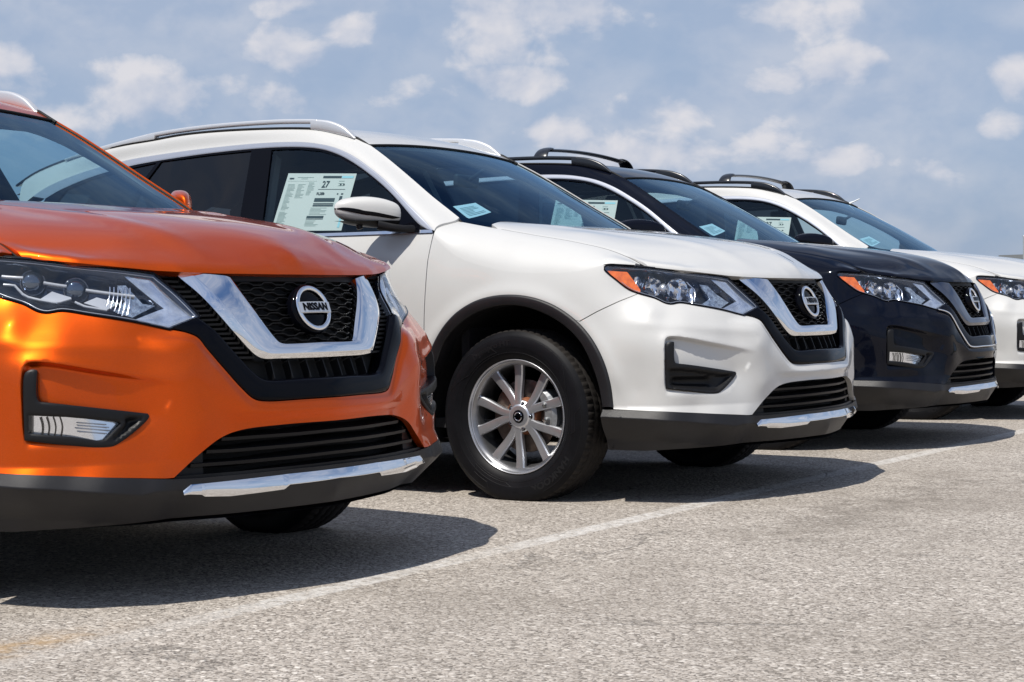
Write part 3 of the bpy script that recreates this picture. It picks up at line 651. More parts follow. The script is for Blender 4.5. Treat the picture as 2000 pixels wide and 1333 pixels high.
def strip2(O,I,prof,n,off=0,sym=True,fl=.03,f=None):
    """clean quad strip between outer curve O and inner curve I (lists of segments that correspond); prof: [(v,offset)] v=0 outer .. 1 inner"""
    f=f or S; Oc=[];Ic=[]
    for a,b,k in zip(O,I,n):
        Oc.append(resample(np.array(a),n=k)[(1 if Oc else 0):]); Ic.append(resample(np.array(b),n=k)[(1 if Ic else 0):])
    Oc=np.vstack(Oc); Ic=np.vstack(Ic)
    if sym:
        m=np.array([-1,1]); Oc=np.vstack([Oc,Oc[-2::-1]*m]); Ic=np.vstack([Ic,Ic[-2::-1]*m])
    v=np.array([p[0] for p in prof])[None,:,None]; o=np.array([p[1] for p in prof])+off; Q=Oc[:,None]*(1-v)+Ic[:,None]*v; N=snorm(f,Q[...,0],Q[...,1]); P=f(Q[...,0],Q[...,1])+N*o[None,:,None]
    P=np.concatenate([P[:,:1]-N[:,:1]*fl,P,P[:,-1:]-N[:,-1:]*fl],1); a,b=P.shape[:2]; V=P.reshape(-1,3)
    F=[(i*b+j,(i+1)*b+j,(i+1)*b+j+1,i*b+j+1) for i in range(a-1) for j in range(b-1)]
    c=F[len(F)//2]; mid=[(i*b+b//2) for i in range(a-1)]; sgn=0
    for i in range(0,a-1,5):
        q=V[i*b+b//2]; fn=np.cross(V[(i+1)*b+b//2]-q,V[i*b+b//2+1]-q); sgn+=np.sign(fn@N[i,min(b//2-1,N.shape[1]-1)])
    if sgn<0: F=[tuple(reversed(t)) for t in F]
    # crisp edges: split flanges from the face
    face=[t for k,t in enumerate(F) if 0<k%(b-1)<b-2]; side_=[t for k,t in enumerate(F) if k%(b-1) in (0,b-2)]
    return join((V,face,None),(V,side_,None))
def b_v():
    vo=cat(VO); vi=cat(VI); ko=int(np.argmin(np.abs(vo-np.array([.2404,.649])).sum(1))); ki=int(np.argmin(np.abs(vi-np.array([.142,.6862])).sum(1)))
    return strip2([vo[:ko+1],vo[ko:]],[vi[:ki+1],vi[ki:]],[(0,-.012),(.10,-.006),(.22,-.001),(.28,.0),(.6,.0015),(.86,0),(.93,-.003),(1,-.009)],[40,26],off=.011)
def b_v_old():
    vo=cat(VO); vi=cat(VI); L=[tuple(p) for p in vo]; R=[(-a,b) for a,b in reversed(L)][1:]
    I=[tuple(p) for p in vi]; loop=L+R+[(-a,b) for a,b in I]+[(a,b) for a,b in reversed(I[:-1])]
    VOm=np.array([(-a,b) for a,b in vo]); VIm=np.array([(-a,b) for a,b in vi])
    def of(V,d):
        do=np.minimum(pdist(V,vo,False),pdist(V,VOm,False)); di=np.minimum(pdist(V,vi,False),pdist(V,VIm,False))
        return -.011*(1-np.clip(do/.020,0,1))-.008*(1-np.clip(di/.009,0,1))
    return region([poly(loop,.006)],h=.008,off=.010,offfn=of,fl=.03,rings=(.009,.020))
def slat(z,i):
    w=float(inset_between(z,VI))-.002 if z>.688 else .12
    t=np.arange(-w,w+.001,.005); ph=(t/.090+.5*(i%2))%1; tri=abs(ph-.5)*4-1; wave=np.clip(tri*3.2,-1,1)*.0034
    P=S(t,z+wave*np.clip((w-abs(t))/.01,0,1)); N=snorm(S,t,np.full_like(t,z)); C=P-N*.014
    n=len(t); hh=.0021; up=np.array([0,0,1.]); v=[];
    for k in range(n):
        for (d,u) in ((.0,.6),(.0,-.6),(-.014,-1),(-.014,1)): v.append(C[k]+N[k]*d+up*hh*u)
    F=[(k*4+j,(k+1)*4+j,(k+1)*4+(j+1)%4,k*4+(j+1)%4) for k in range(n-1) for j in range(4)]
    return flatten(np.array(v),[tuple(reversed(f)) for f in F])
def b_ribs():
    parts=[]; inn=VO; outc=[(.541,.8833),(.4781,.8327),(.4266,.7646)]+SL[1:5]
    for z in np.arange(.655,.876,.0135):
        a=float(inset_between(z,inn))+.001; b=float(inset_between(z,outc))-.001
        if b-a<.008: continue
        for s in (1,-1):
            t=np.linspace(a,b,4); P=S(t,np.full(4,z)); N=snorm(S,t,np.full(4,z)); v=[]
            for k in range(4):
                for d,u in ((-.015,.003),(-.015,-.003),(-.04,-.003),(-.04,.003)): v.append(P[k]+N[k]*d+np.array([0,0,u]))
            F=[(k*4+j,k*4+(j+1)%4,(k+1)*4+(j+1)%4,(k+1)*4+j) for k in range(3) for j in range(4)]; p=flatten(np.array(v),F); parts.append(p if s>0 else mirror(p))
    # slim rail beside the lamp
    return join(*parts)
def bar_v(t0):
    z=np.linspace(.594,.642,4); P=S(np.full(4,t0),z); N=snorm(S,np.full(4,t0),z); v=[]
    for k in range(4):
        for d,u in ((-.012,.002),(-.012,-.002),(-.04,-.002),(-.04,.002)): v.append(P[k]+N[k]*d+np.array([0,u,0]))
    return flatten(np.array(v),[(k*4+j,(k+1)*4+j,(k+1)*4+(j+1)%4,k*4+(j+1)%4) for k in range(3) for j in range(4)])
def blade(z,w0):
    t=np.linspace(-w0,w0,60); P=S(t,np.full(60,z)); N=snorm(S,t,np.full(60,z)); v=[]
    for k in range(60):
        for d,u in ((-.016,.001),(-.018,-.008),(-.075,-.012),(-.075,.010)): v.append(P[k]+N[k]*d+np.array([0,0,u]))
    F=[(k*4+j,(k+1)*4+j,(k+1)*4+(j+1)%4,k*4+(j+1)%4) for k in range(59) for j in range(4)]; F=[tuple(reversed(f)) for f in F]
    return flatten(np.array(v),F)
def b_lgback():
    half=[(a,b) for a,b in LG]+[(.52,.334),(0,.334)]
    a=region([poly(full(half),.02)],h=.03,off=-.09,fl=0)
    lip=region([poly(full([(0,.345),(.53,.345),(.55,.33),(0,.33)]),.02)],h=.02,off=-.012,fl=.08)
    cheeks=[side(region([poly([(.44,.34),(.50,.338),(.545,.338),(.485,.385),(.44,.415)],.01)],h=.015,off=-.03,fl=.06),s) for s in (1,-1)]
    return join(a,lip,*cheeks)
# emblem frame
EC=S(0.,.781); EN=snorm(S,np.array(0.),np.array(.781)); EC=np.array(EC); EN=np.array(EN); EU=np.cross(EN,[0,1.,0]); EU=EU if EU[2]>0 else -EU
def emb(y,u,d): return EC+np.multiply.outer(y,[0,1.,0])+np.multiply.outer(u,EU)+np.multiply.outer(d,EN)
def disc(r,d0,dome=.006,n=56,rings=5,back=.03):
    pr=[(r*k/rings,d0+dome*(1-(k/rings)**2)) for k in range(rings+1)]+[(r,d0-back)]; pr=[(max(a,1e-5),b) for a,b in pr]
    V=[emb(a*math.cos(2*math.pi*k/n),a*math.sin(2*math.pi*k/n),b) for k in range(n) for a,b in pr]; m=len(pr)
    F=[(k*m+i,k*m+i+1,((k+1)%n)*m+i+1,((k+1)%n)*m+i) for k in range(n) for i in range(m-1)]; V=np.array(V); return V,F,vnormals(V,F)
def ering(R,r,d0,n=64,m=10):
    V=[emb((R+r*math.cos(b))*math.cos(a),(R+r*math.cos(b))*math.sin(a),d0+r*.8*math.sin(b)) for a in np.linspace(0,2*math.pi,n,endpoint=False) for b in np.linspace(0,2*math.pi,m,endpoint=False)]
    F=[(i*m+j,((i+1)%n)*m+j,((i+1)%n)*m+(j+1)%m,i*m+(j+1)%m) for i in range(n) for j in range(m)]; V=np.array(V); return V,F,vnormals(V,F)
def b_ebar():
    n=24; ys=np.linspace(-.064,.064,n); v=[]
    for y in ys:
        for u,d in ((.017,.014),(.0172,.016),(.015,.019),(-.015,.019),(-.0172,.016),(-.017,.014)): v.append(emb(y,u,d+.004*(1-(y/.064)**2)))
    F=[(k*6+j,k*6+(j+1)%6,(k+1)*6+(j+1)%6,(k+1)*6+j) for k in range(n-1) for j in range(6)]+[tuple(range(6)),tuple(reversed(range((n-1)*6,n*6)))]
    return flatten(np.array(v),F)
def b_etext():
    T=text2d('NISSAN',.0300,ex=.0010,bold=.0011,sx=1.0); return place2d(T,lambda x,y,d:emb(-x if False else x,y,d+.0195+.004*(1-(x/.064)**2)))
# ---- lamps ----
def hlpoly(h=.010): return curve(HL,h)
def b_lampcase():
    L=hlpoly(); return region([L],h=.010,offfn=lambda V,d:-.004-.055*sstep(d/.05),fl=.05)
def b_lens(): return region([hlpoly()],h=.011,off=.002,fl=.02)
def b_lampedge():
    """black bead round the lamp"""
    L=hlpoly(.012); P=S(L[:,0],L[:,1])+snorm(S,L[:,0],L[:,1])*.0015; P=np.vstack([P,P[:1]]); return tube(P,.0032,6,cap=False)
AMB=[(1.1706,.9189),(1.0884,.9121),(1.0279,.8421),(1.0272,.8285),(1.0399,.8271),(1.0971,.857),(1.1372,.886)]
CHV=[(.6419,.8872),(.5498,.8787),(.4365,.7647),(.5292,.7375),(.6359,.7604),(.5250,.7945)]
def surfpatch(pts,off,fl=.01,h=.01,offfn=None): return region([poly(pts,h)],h=h,off=off,offfn=offfn,fl=fl)
def bowl(T,z,r,ry,dep,seg=14,off=-.012,rings=4):
    """facetted concave reflector opening towards the front"""
    c=np.array(S(np.array(T),np.array(z)))-np.array(snorm(S,np.array(T),np.array(z)))*(-off); ax=np.array([.93,.34,.05]); ax/=np.linalg.norm(ax); sy=np.cross([0,0,1.],ax); sy/=np.linalg.norm(sy); uz=np.cross(ax,sy)
    V=[];m=rings+1
    for k in range(seg):
        a=2*math.pi*k/seg
        for i in range(m):
            q=i/rings; rr=math.sqrt(1-(1-q)**2)+1e-4; V.append(c+sy*r*rr*math.cos(a)+uz*ry*rr*math.sin(a)-ax*dep*(1-q))
    F=[(k*m+i,((k+1)%seg)*m+i,((k+1)%seg)*m+i+1,k*m+i+1) for k in range(seg) for i in range(m-1)]
    return flatten(np.array(V),F)
def ball(T,z,r,off,sq=.8):
    c=np.array(S(np.array(T),np.array(z)))-np.array(snorm(S,np.array(T),np.array(z)))*off; V=[];n,m=28,14
    for i in range(m+1):
        for k in range(n):
            a=math.pi*i/m; b=2*math.pi*k/n; V.append(c+r*np.array([math.cos(a)*sq,math.sin(a)*math.cos(b),math.sin(a)*math.sin(b)]))
    F=[(i*n+k,i*n+(k+1)%n,(i+1)*n+(k+1)%n,(i+1)*n+k) for i in range(m) for k in range(n)]; V=np.array(V); return V,[tuple(f) for f in F],vnormals(V,F)
def bezelring(T,z,r,off,w=.004,ax=(.93,.34,.05)):
    c=np.array(S(np.array(T),np.array(z)))-np.array(snorm(S,np.array(T),np.array(z)))*off; ax=np.array(ax); ax/=np.linalg.norm(ax); sy=np.cross([0,0,1.],ax); sy/=np.linalg.norm(sy); uz=np.cross(ax,sy)
    P=np.array([c+r*(sy*math.cos(a)+uz*math.sin(a)) for a in np.linspace(0,2*math.pi,40)]); return tube(P,w,8,cap=False,upv=ax)
def strip3(pts,off,wd,th=.004):
    """slim light-guide bar following the lamp, pts in (T,z)"""
    Q=resample(np.array(pts,float),n=14); P=S(Q[:,0],Q[:,1])-snorm(S,Q[:,0],Q[:,1])*off; return tube(P,wd,8,sq=(.7,1))
# ---- fog bezel ----
def b_bezel(fog):
    L=curve(FB,.008); loops=[L]+([poly(FW_,.008)] if fog else [])
    def of(V,d):
        o=-.003*(1-np.clip(d/.006,0,1))
        # ledge above the lamp, arm recessed at the side
        led=np.interp(V[:,0],[.60,.70,.82,.93],[.503,.5085,.527,.535]); o=o-.018*sstep((led-V[:,1])/.006)*sstep((d-.010)/.012)
        if not fog:
            o=o-.020*sstep((.500-V[:,1])/.01)*sstep((V[:,1]-.462)/.006)*sstep((V[:,0]-.715)/.03)*sstep((.905-V[:,0])/.02)
        return o
    return region(loops,f=S0,h=.0075,off=.002,offfn=of,fl=.03,rings=(.003,.006))
def b_fog(): return region([poly([(a+(.003 if a<.8 else -.001),b) for a,b in FW_],.008)],f=S0,h=.01,off=-.022,fl=0)
def fog_ribs():
    parts=[]
    for T0 in (.885,.868,.851,.834):
        z=np.linspace(.459,.514,7); T=T0-.006*np.sin((z-.459)/.055*math.pi); parts.append(tube(S0(T,z)-snorm(S0,T,z)*.014,.0022,5))
    return join(*parts)
def fog_bars():
    parts=[]
    for z0,a,b in ((.497,.79,.715),(.490,.79,.708),(.483,.795,.705),(.474,.79,.715)):
        T=np.linspace(a,b,6); z=z0-(a-T)*.09; parts.append(tube(S0(T,z)-snorm(S0,T,z)*.013,.0016,5))
    return join(*parts)
def lamp_line():
    L=hlpoly(.014); T=np.roll(L,-1,0)-np.roll(L,1,0); T/=np.linalg.norm(T,axis=1)[:,None]; nn=np.stack([-T[:,1],T[:,0]],1); Q=L+nn*.008
    if inpoly(Q,[L]).mean()<.5: Q=L-nn*.008
    Q=Q[pdist(Q,L)>.0074]; Q=Q[(Q[:,0]<1.12)]; k=int(np.argmax(np.linalg.norm(Q-np.roll(Q,1,0),axis=1))); Q=np.roll(Q,-k,0)
    P=S(Q[:,0],Q[:,1])-snorm(S,Q[:,0],Q[:,1])*.004; return tube(P,.0013,5)
def prism_ribs():
    parts=[]
    for r in (.115,.128,.141,.154,.167,.180):
        a=np.radians(np.linspace(-30,-3,8)); T=.80-r*np.cos(a); z=.862+r*np.sin(a); k=(z>.775); 
        if k.sum()>2: T,z=T[k],z[k]; parts.append(tube(S(T,z)-snorm(S,T,z)*.017,.0021,5))
    return join(*parts)
def hood_gap_shade(s):
    x=np.linspace(-.15,.530,80); P=np.stack([x,np.full(80,.7373),H(x,np.full(80,.7373))-.0022],1); return side(tube(P,.0021,6),s)  # black tube laid in the hood shut line to draw its shade
def b_foglens(): return region([poly(FW_,.008)],f=S0,h=.012,off=-.010,fl=0)
# ---- arch, doors, glass ----
def b_arch(s):
    o=cat(AO); i=cat(AI); a=strip2([o],[i],[(0,-.010),(.08,-.003),(.2,.0),(.5,.001),(.85,.0),(.94,-.003),(1,-.009)],[90],off=.012,sym=False,fl=.02)
    # inner return of the arch
    P=S(i[:,0],i[:,1]); Q=P-np.array([0,.07,0]); v=np.vstack([P+[0,.006,0],Q]); n=len(P); ff=[(k,k+1,n+k+1,n+k) for k in range(n-1)]
    return side(join(a,(v,ff,vnormals(v,ff))),s)
def b_well(s):
    prof=[(0.0,.455),(-.42,.455),(-.42,.02)]; V,F,N=lathe(prof,48,c=(0,.86,.34)); V[:,2]=np.maximum(V[:,2],.215)
    F=[tuple(reversed(f)) for f in F if not all(V[i,2]<.2151 for i in f)]; return side((V,F,vnormals(V,F)),s)
DB=[(2.0007,1.096),(2.0035,1.0558),(2.011,.981),(2.0132,.8743),(2.0204,.7465),(2.0252,.62),(2.030,.545),(2.068,.45),(2.082,.37)]
def zb(T): return 1.0965+np.clip((T-2.0)/2.2,0,1)*.03
def b_door(k,s):
    if k==0:
        loop=[(a+.0035,b) for a,b in DB]+[(2.3,.36),(3.094,.36),(3.094,float(zb(3.09)))]+[(T,float(zb(T))) for T in (2.8,2.5,2.2)]
    else:
        loop=[(3.098,float(zb(3.1))),(3.098,.36),(3.70,.36),(3.80,.50),(3.90,.66),(4.02,.80),(4.10,.95),(4.14,float(zb(4.14)))]+[(T,float(zb(T))) for T in (3.8,3.4)]
    return side(region([poly(loop,.02)],h=.028,fl=.014),s)
def b_rocker(s):
    return side(region([poly([(2.05,.352),(2.04,.21),(3.72,.21),(3.71,.352)],.03)],h=.03,off=.008,fl=.02),s)
def b_quarter(s):
    arc=[(4.3005+.46*math.cos(a),.345+.46*math.sin(a)) for a in np.linspace(math.pi*.97,.02,30)]
    loop=[(3.705,.352),(3.715,.50)][:0]+[(3.80,.50),(3.90,.66),(4.02,.80),(4.104,.95),(4.144,1.125),(4.5,1.14),(4.70,1.17),(4.79,1.30),(4.82,1.40),(5.10,1.33),(5.30,1.2),(_L[-1]-.001,1.15),(_L[-1]-.001,.25),(5.0,.25),(4.765,.36)]
    loop+= [p for p in reversed(arc) if p[0]>3.86 or p[1]>.58][:-1]
    loop=[p for p in loop]
    return side(region([poly(loop,.03)],h=.04,fl=.01),s)
def b_belt(s):
    T=np.linspace(2.012,4.10,60); loop=[(2.004,1.0985)]+[(t,float(zb(t))+.0005) for t in T]+[(t,float(zb(t))+.0135) for t in reversed(T)]
    return side(region([poly(loop,.02)],h=.012,off=.006,fl=.012),s)
def b_chromeband(s):
    o=cat(CO); i=cat(CI); return side(strip2([o],[i],[(0,-.003),(.12,-.0005),(.25,.0),(.75,.0),(.88,-.0005),(1,-.003)],[150],off=.004,sym=False,fl=.012),s)
FWIN=[(3.0785,1.532),(3.02,1.531),(2.9076,1.5246),(2.7699,1.505),(2.6631,1.474),(2.5593,1.4297),(2.4328,1.3633),(2.3233,1.297),(2.27,1.262),(2.27,1.116),(2.972,1.124)]
RWIN=[(3.2059,1.5363),(3.4754,1.5345),(3.80,1.5235),(3.86,1.42),(3.90,1.25),(3.90,1.14),(3.12,1.130)]
QWIN=[(3.93,1.150),(3.93,1.25),(3.89,1.42),(3.83,1.52),(4.02,1.503),(4.30,1.463),(4.45,1.42),(4.50,1.35),(4.45,1.20)]
def b_winframe(s):
    i=[tuple(p) for p in cat(CI)]; loop=i+[(4.66,1.25),(4.60,1.18)]+[(T,float(zb(T))+.014) for T in np.linspace(4.1,2.06,30)]
    return side(region([poly(loop,.018),poly(FWIN,.018),poly(RWIN,.018),poly(QWIN,.018)],h=.03,off=-.001,fl=.014),s)
def b_glass(L,s): return side(region([poly(L,.03)],h=.035,off=-.007,fl=0),s)
def b_side_strip(s):
    o=cat(CO); PO=S(o[:,0],o[:,1]); x=PO[:,0]
    xs=np.r_[np.linspace(-.407,-1.3,70),np.linspace(-1.33,-3.30,60)]
    def f(a,b):
        xa=a; T=np.interp(-xa,-x,o[:,0]); zz=np.interp(-xa,-x,o[:,1])
        below=xa<x[-1]; T=np.where(below,o[-1,0]+(x[-1]-xa)*1.0,T); zz=np.where(below,o[-1,1]-(x[-1]-xa)*.35,zz)
        A=S(T,zz); Az=(S(T,zz+.004)-S(T,zz-.004)); xb=np.minimum(xa+.037*np.clip(1-(-.407-xa)/.3,0,1),-.37); B=np.stack([np.interp(-xb,-_TB[:,0],_TB[:,k]) for k in range(3)],-1); B=B+np.array([.004,.002,.008])*np.clip((xb+1.04)/.08,0,1)[...,None]
        L=np.linalg.norm(B-A,axis=-1,keepdims=True); mA=Az/np.linalg.norm(Az,axis=-1,keepdims=True)*L
        mB=np.broadcast_to(np.array([0,-.76,.65]),A.shape)/np.linalg.norm([0,-.76,.65])*L; return herm(A,mA,B,mB,b)
    g_=grid(f,xs,np.linspace(0,1,14))
    if g_[2].mean(0)[2]<0: g_=(g_[0],[tuple(reversed(q)) for q in g_[1]],-g_[2])
    Pt=f(xs,np.ones(len(xs))); e=rim(Pt,np.tile([0,.2,1.],(len(xs),1)),.02); Pb=f(xs,np.zeros(len(xs))); e2=rim(Pb,np.tile([0,1.,.3],(len(xs),1)),.015)
    Ps=f(np.full(14,xs[0]),np.linspace(0,1,14)); e3=rim(Ps,np.tile([0,.6,.6],(14,1)),.02)
    return side(join(g_,e,e2,e3),s)
def roofP(a,b,dz=0.):
    x=np.interp(a,np.linspace(0,1,201),ROOFC[:,0]); zc=np.interp(a,np.linspace(0,1,201),ROOFC[:,2]); xe=x-.025*np.clip(1-a*8,0,1)
    we=np.interp(-xe,-_TB[:,0],_TB[:,1]); ze=np.interp(-xe,-_TB[:,0],_TB[:,2]); k=abs(b)**2.4
    return np.stack([x+(xe-x)*b*b,b*(we-.003),zc+(ze+.002-zc)*k+dz],-1)
def up_(g_): 
    return (g_[0],[tuple(reversed(q)) for q in g_[1]],-g_[2]) if g_[2].mean(0)[2]<0 else g_
def b_roof():
    g_=up_(grid(roofP,np.linspace(0,1,70),np.linspace(-1,1,41))); P=roofP(np.zeros(41),np.linspace(-1,1,41)); return join(g_,rim(P,np.tile([.6,0,1.],(41,1)),.02))
def b_liner(): return up_(grid(lambda a,b:roofP(a,b*.97,-.045),np.linspace(0.03,1,40),np.linspace(-1,1,25)))
def b_ws():
    return up_(grid(WS,np.linspace(-1,1,41),np.linspace(0,1,31)))
def wsn(part,d):
    V,F,N=part; return V+N*d,F,N
def b_frit():
    out_=poly([(-1,0.0),(1,0.0),(1,1),(-1,1)],.04); inn=curve([(-.955,.16,0),(-.90,.085,0),(-.80,.06,0),(0,.05,0),(.80,.06,0),(.90,.085,0),(.955,.16,0),(.962,.90,0),(.93,.955,0),(0,.968,0),(-.93,.955,0),(-.962,.90,0)],.03)
    r=region([out_,inn],f=lambda a,b:WS(a,np.clip(b,0,1)),h=.035,off=-.004,fl=0); return r
def b_wsmould():
    P=[WS(1,b) for b in np.linspace(0,1,30)]; a=tube(P,.0045,6); t=tube([WS(v,1.)+np.array([-.002,0,.003]) for v in np.linspace(-1,1,41)],.0055,6); return join(a,mirror(a),t)
def b_ditch(s):
    P=[p for p in _TB if p[0]<-.94]; return side(tube(np.array(P[::6])+[0,-.001,.003],.007,6,upv=(0,1,0)),s)
RT=np.array([(-1.027,1.560),(-1.06,1.588),(-1.10,1.614),(-1.18,1.641),(-1.26,1.654),(-1.387,1.665),(-1.557,1.674),(-1.95,1.680),(-2.294,1.668),(-2.50,1.646),(-2.7,1.62),(-2.95,1.578)])
def railsec(xs,zt,zb_,hw,wc=.588):
    secs=[]
    for x,t,b in zip(xs,zt,zb_):
        h=(t-b)/2; c=(t+b)/2; ring=[]
        for k in range(16):
            a=2*math.pi*k/16; ca,sa=math.cos(a),math.sin(a); ring.append((x,wc+hw*np.sign(ca)*abs(ca)**.6-.10*(c+h*sa-zb_[0])*0,c+h*np.sign(sa)*abs(sa)**.6))
        secs.append(np.array(ring))
    V,F,N=loft(secs); return V,F,N
def orient(part):
    V,F,N=part; c=V.mean(0); s=sum(np.sign(np.cross(V[f[1]]-V[f[0]],V[f[2]]-V[f[0]])@(V[list(f)].mean(0)-c)) for f in F[::5])
    if s<0: F=[tuple(reversed(f)) for f in F]; N=vnormals(V,F)
    return V,F,N
def b_rail(s,big=0):
    _rt=catmull(RT,8); zt=lambda x:np.interp(-x,-_rt[:,0],_rt[:,1])+.007*np.clip((-1.05-x)/.12,0,1)+big*.003; zd=lambda x:np.interp(-x,-_TB[:,0],_TB[:,2])-.004
    x1=np.linspace(-1.03,-1.285,22); f1=railsec(x1,zt(x1),np.minimum(zd(x1),zt(x1)-.002),.017)
    x2=np.linspace(-1.25,-2.33,36); b_=railsec(x2,zt(x2),zt(x2)-.023,.016)
    x3=np.linspace(-2.285,-2.93,30); f3=railsec(x3,zt(x3),np.minimum(zd(x3),zt(x3)-.002),.017)
    return side(join(*[orient(p) for p in (f1,b_,f3)]),s)
def b_crossbar(x0):
    y=np.linspace(-.50,.50,31); z=1.722+.018*(1-(y/.5)**2)
    ring=lambda yy,zz:np.array([(x0+.033*math.cos(a),yy,zz+.010*math.sin(a)) for a in np.linspace(0,2*math.pi,12,endpoint=False)])
    return orient(loft([ring(a,b) for a,b in zip(y,z)]))
def b_crossfoot(x0,s):
    secs=[]
    for q in np.linspace(0,1,9):
        y=.592-.105*q**1.6; z=1.664+.066*math.sin(q*math.pi/2); hx=.050-.012*q; secs.append(np.array([(x0+hx*math.cos(a),y+.012*math.sin(a)*(1-q),z+.012*math.sin(a)*(.3+q*.6)) for a in np.linspace(0,2*math.pi,12,endpoint=False)]))
    return side(orient(loft(secs)),s)
# ---- mirror ----
MS=np.array([(.888,-.575,1.180,.004,.004),(.894,-.597,1.182,.042,.045),(.92,-.632,1.187,.068,.058),(.95,-.664,1.192,.077,.063),(.985,-.697,1.197,.078,.062),(1.02,-.724,1.199,.067,.056),(1.05,-.742,1.201,.050,.045),(1.072,-.752,1.203,.028,.028),(1.082,-.757,1.205,.005,.005)])
_MS=catmull(MS,8)
def MIR(a,b,k=1.0,dz=0,lo=-1.):
    a=np.asarray(a,float);b=np.asarray(b,float);a,b=np.broadcast_arrays(a,b); g_=np.linspace(0,1,len(_MS)); q=[np.interp(a,g_,_MS[:,i]) for i in range(5)]
    c=np.cos(b*2*np.pi);s=np.sin(b*2*np.pi); sx=np.sign(c)*abs(c)**.75; sz=np.sign(s)*abs(s)**.8; sz=np.where(sz<0,sz*.82,sz)
    back=np.where(c<0,.62,1.0)
    return np.stack([q[1]+q[3]*k*sx*back,q[0],q[2]+q[4]*k*np.maximum(sz,lo)+dz],-1)
def b_mirror(s):
    g_=grid(lambda a,b:MIR(a,b),np.linspace(0,1,50),np.linspace(0,1,49)); return side(orient(g_),s)
def b_mirror_lower(s):
    def f(a,b):
        P=MIR(a*.93+.03,b,.93,-.016); P[...,2]=np.minimum(P[...,2],1.155); return P
    g_=orient(grid(f,np.linspace(0,1,40),np.linspace(0,1,33)))
    arm=tube([(-.525,.855,1.120),(-.545,.89,1.120),(-.585,.92,1.126),(-.63,.955,1.138)],[.022,.020,.024,.028],10,sq=(1.6,.75)); cam_=tube([(-.70,.995,1.140),(-.695,.995,1.122)],.013,12)
    return side(join(g_,arm,cam_),s)
def b_mirror_signal(s):
    r=region([poly([(.985,.045),(.985,-.005),(.60,-.055),(.28,-.075),(.13,-.045),(.20,-.040),(.33,-.028),(.60,-.005),(.90,.035)],.02)],f=MIR,h=.03,off=.0015,fl=0); V,F,N=r; m=MIR(.6,0)
    if (N.mean(0))[0]<0: F=[tuple(reversed(f)) for f in F]; V=V-2*.0015*N; N=-N
    return side((V,F,N),s)
# ---- wheel (centre at origin, outer face towards +y) ----
def tyre_prof(part):
    sw=[(.084,.226),(.092,.236),(.101,.246),(.1085,.262),(.1135,.282),(.1140,.283),(.1150,.284),(.1162,.300),(.1150,.317),(.1105,.330),(.1075,.333),(.1040,.3390),(.097,.3465)]
    if part=='side': return sw
    tr=[(.097,.3465),(.090,.3505),(.080,.3525),(.062,.3540),(.0605,.3465),(.0535,.3465),(.052,.3543),(.022,.3548),(.0205,.3470),(.0135,.3470),(.012,.3550)]
    return tr+[(-a,b) for a,b in reversed(tr)]
def squash(P,c=.338):
    P=np.array(P); z=P[:,2]; low=z<-c+.001; k=np.clip((-z-c*.80)/(c*.2),0,1)*np.clip((.18-abs(P[:,0]))/.10,0,1); P[:,1]+=np.sign(P[:,1])*.007*k*(abs(P[:,1])>.09); P[:,2]=np.maximum(z,-c+.0015); return P
def b_tyre():
    a=lathe(tyre_prof('side'),144); V=squash(a[0]); 
    b=lathe([(-x,r) for x,r in reversed(tyre_prof('side'))],144); V2=squash(b[0]); return join((V,a[1],None),(V2,b[1],None))
def b_tread():
    pr=tyre_prof('tread'); n=288
    def rf(k,i,r):
        ax=pr[i][0]
        if abs(ax)>.061 and (k%4)==0: return r-.0065
        if abs(ax)<.052 and (k%4)==(1 if ax>0 else 3) and r>.352: return r-.003
        return r
    a=lathe(pr,n,rfn=rf); V=squash(a[0]); return V,a[1],vnormals(V,a[1])
def b_rim():
    return lathe([(.082,.2265),(.0895,.2335),(.094,.2335),(.0955,.2310),(.093,.2282),(.082,.2265),(.0785,.2240)],96)
def b_barrel():
    return lathe([(.0787,.2242),(.070,.2110),(.045,.2055),(.0,.200),(-.06,.199),(-.09,.225)],96)
def b_spoke(sg):
    """one arm of a V pair; wheel plane is x-z"""
    secs=[]
    for q in np.linspace(0,1,16):
        r=.034+(.2285-.034)*q; dsep=float(np.interp(r,[.034,.055,.08,.10,.12,.14,.16,.19,.224],[.0085,.0098,.0145,.0210,.0285,.0365,.0445,.0560,.0665])); th=sg*math.asin(min(.9,dsep/r))
        w=.0150+.0070*q if q<.88 else .0212+(.012*(q-.88)/.12); ax=.066-.013*math.sin(q*math.pi*.8)+.010*q; d=.040-.008*q
        c=np.array([r*math.sin(th),ax,r*math.cos(th)]); tx=np.array([math.cos(th),0,-math.sin(th)])
        pts=[(-w,-d*.55),(-w*.96,-.0055),(-w*.74,0),(-w*.15,.0008),(w*.15,.0008),(w*.74,0),(w*.96,-.0055),(w,-d*.55),(w*.55,-d),(-w*.55,-d)]
        secs.append(np.array([c+tx*a+np.array([0,b,0]) for a,b in pts]))
    n=10; V=np.vstack(secs); F=[(i*n+k,(i+1)*n+k,(i+1)*n+(k+1)%n,i*n+(k+1)%n) for i in range(15) for k in range(n)]; P=orient((V,F,vnormals(V,F)))
    return flatten(P[0],P[1])
def b_root():
    """web that joins the two arms of a pair near the hub"""
    secs=[]
    for r,w,ax in ((.030,.020,.0655),(.050,.019,.0635),(.068,.0175,.0600),(.082,.0135,.0555),(.090,.0070,.0490)):
        secs.append(np.array([(x,y,r) for x,y in ((-w,ax-.030),(-w,ax-.004),(-w*.75,ax),(w*.75,ax),(w,ax-.004),(w,ax-.030))]))
    P=orient(loft(secs)); return flatten(P[0],P[1])
def b_hub(): return lathe([(.070,.0001),(.071,.040),(.068,.046),(.062,.053),(.056,.064),(.052,.0655),(.02,.066)],60)
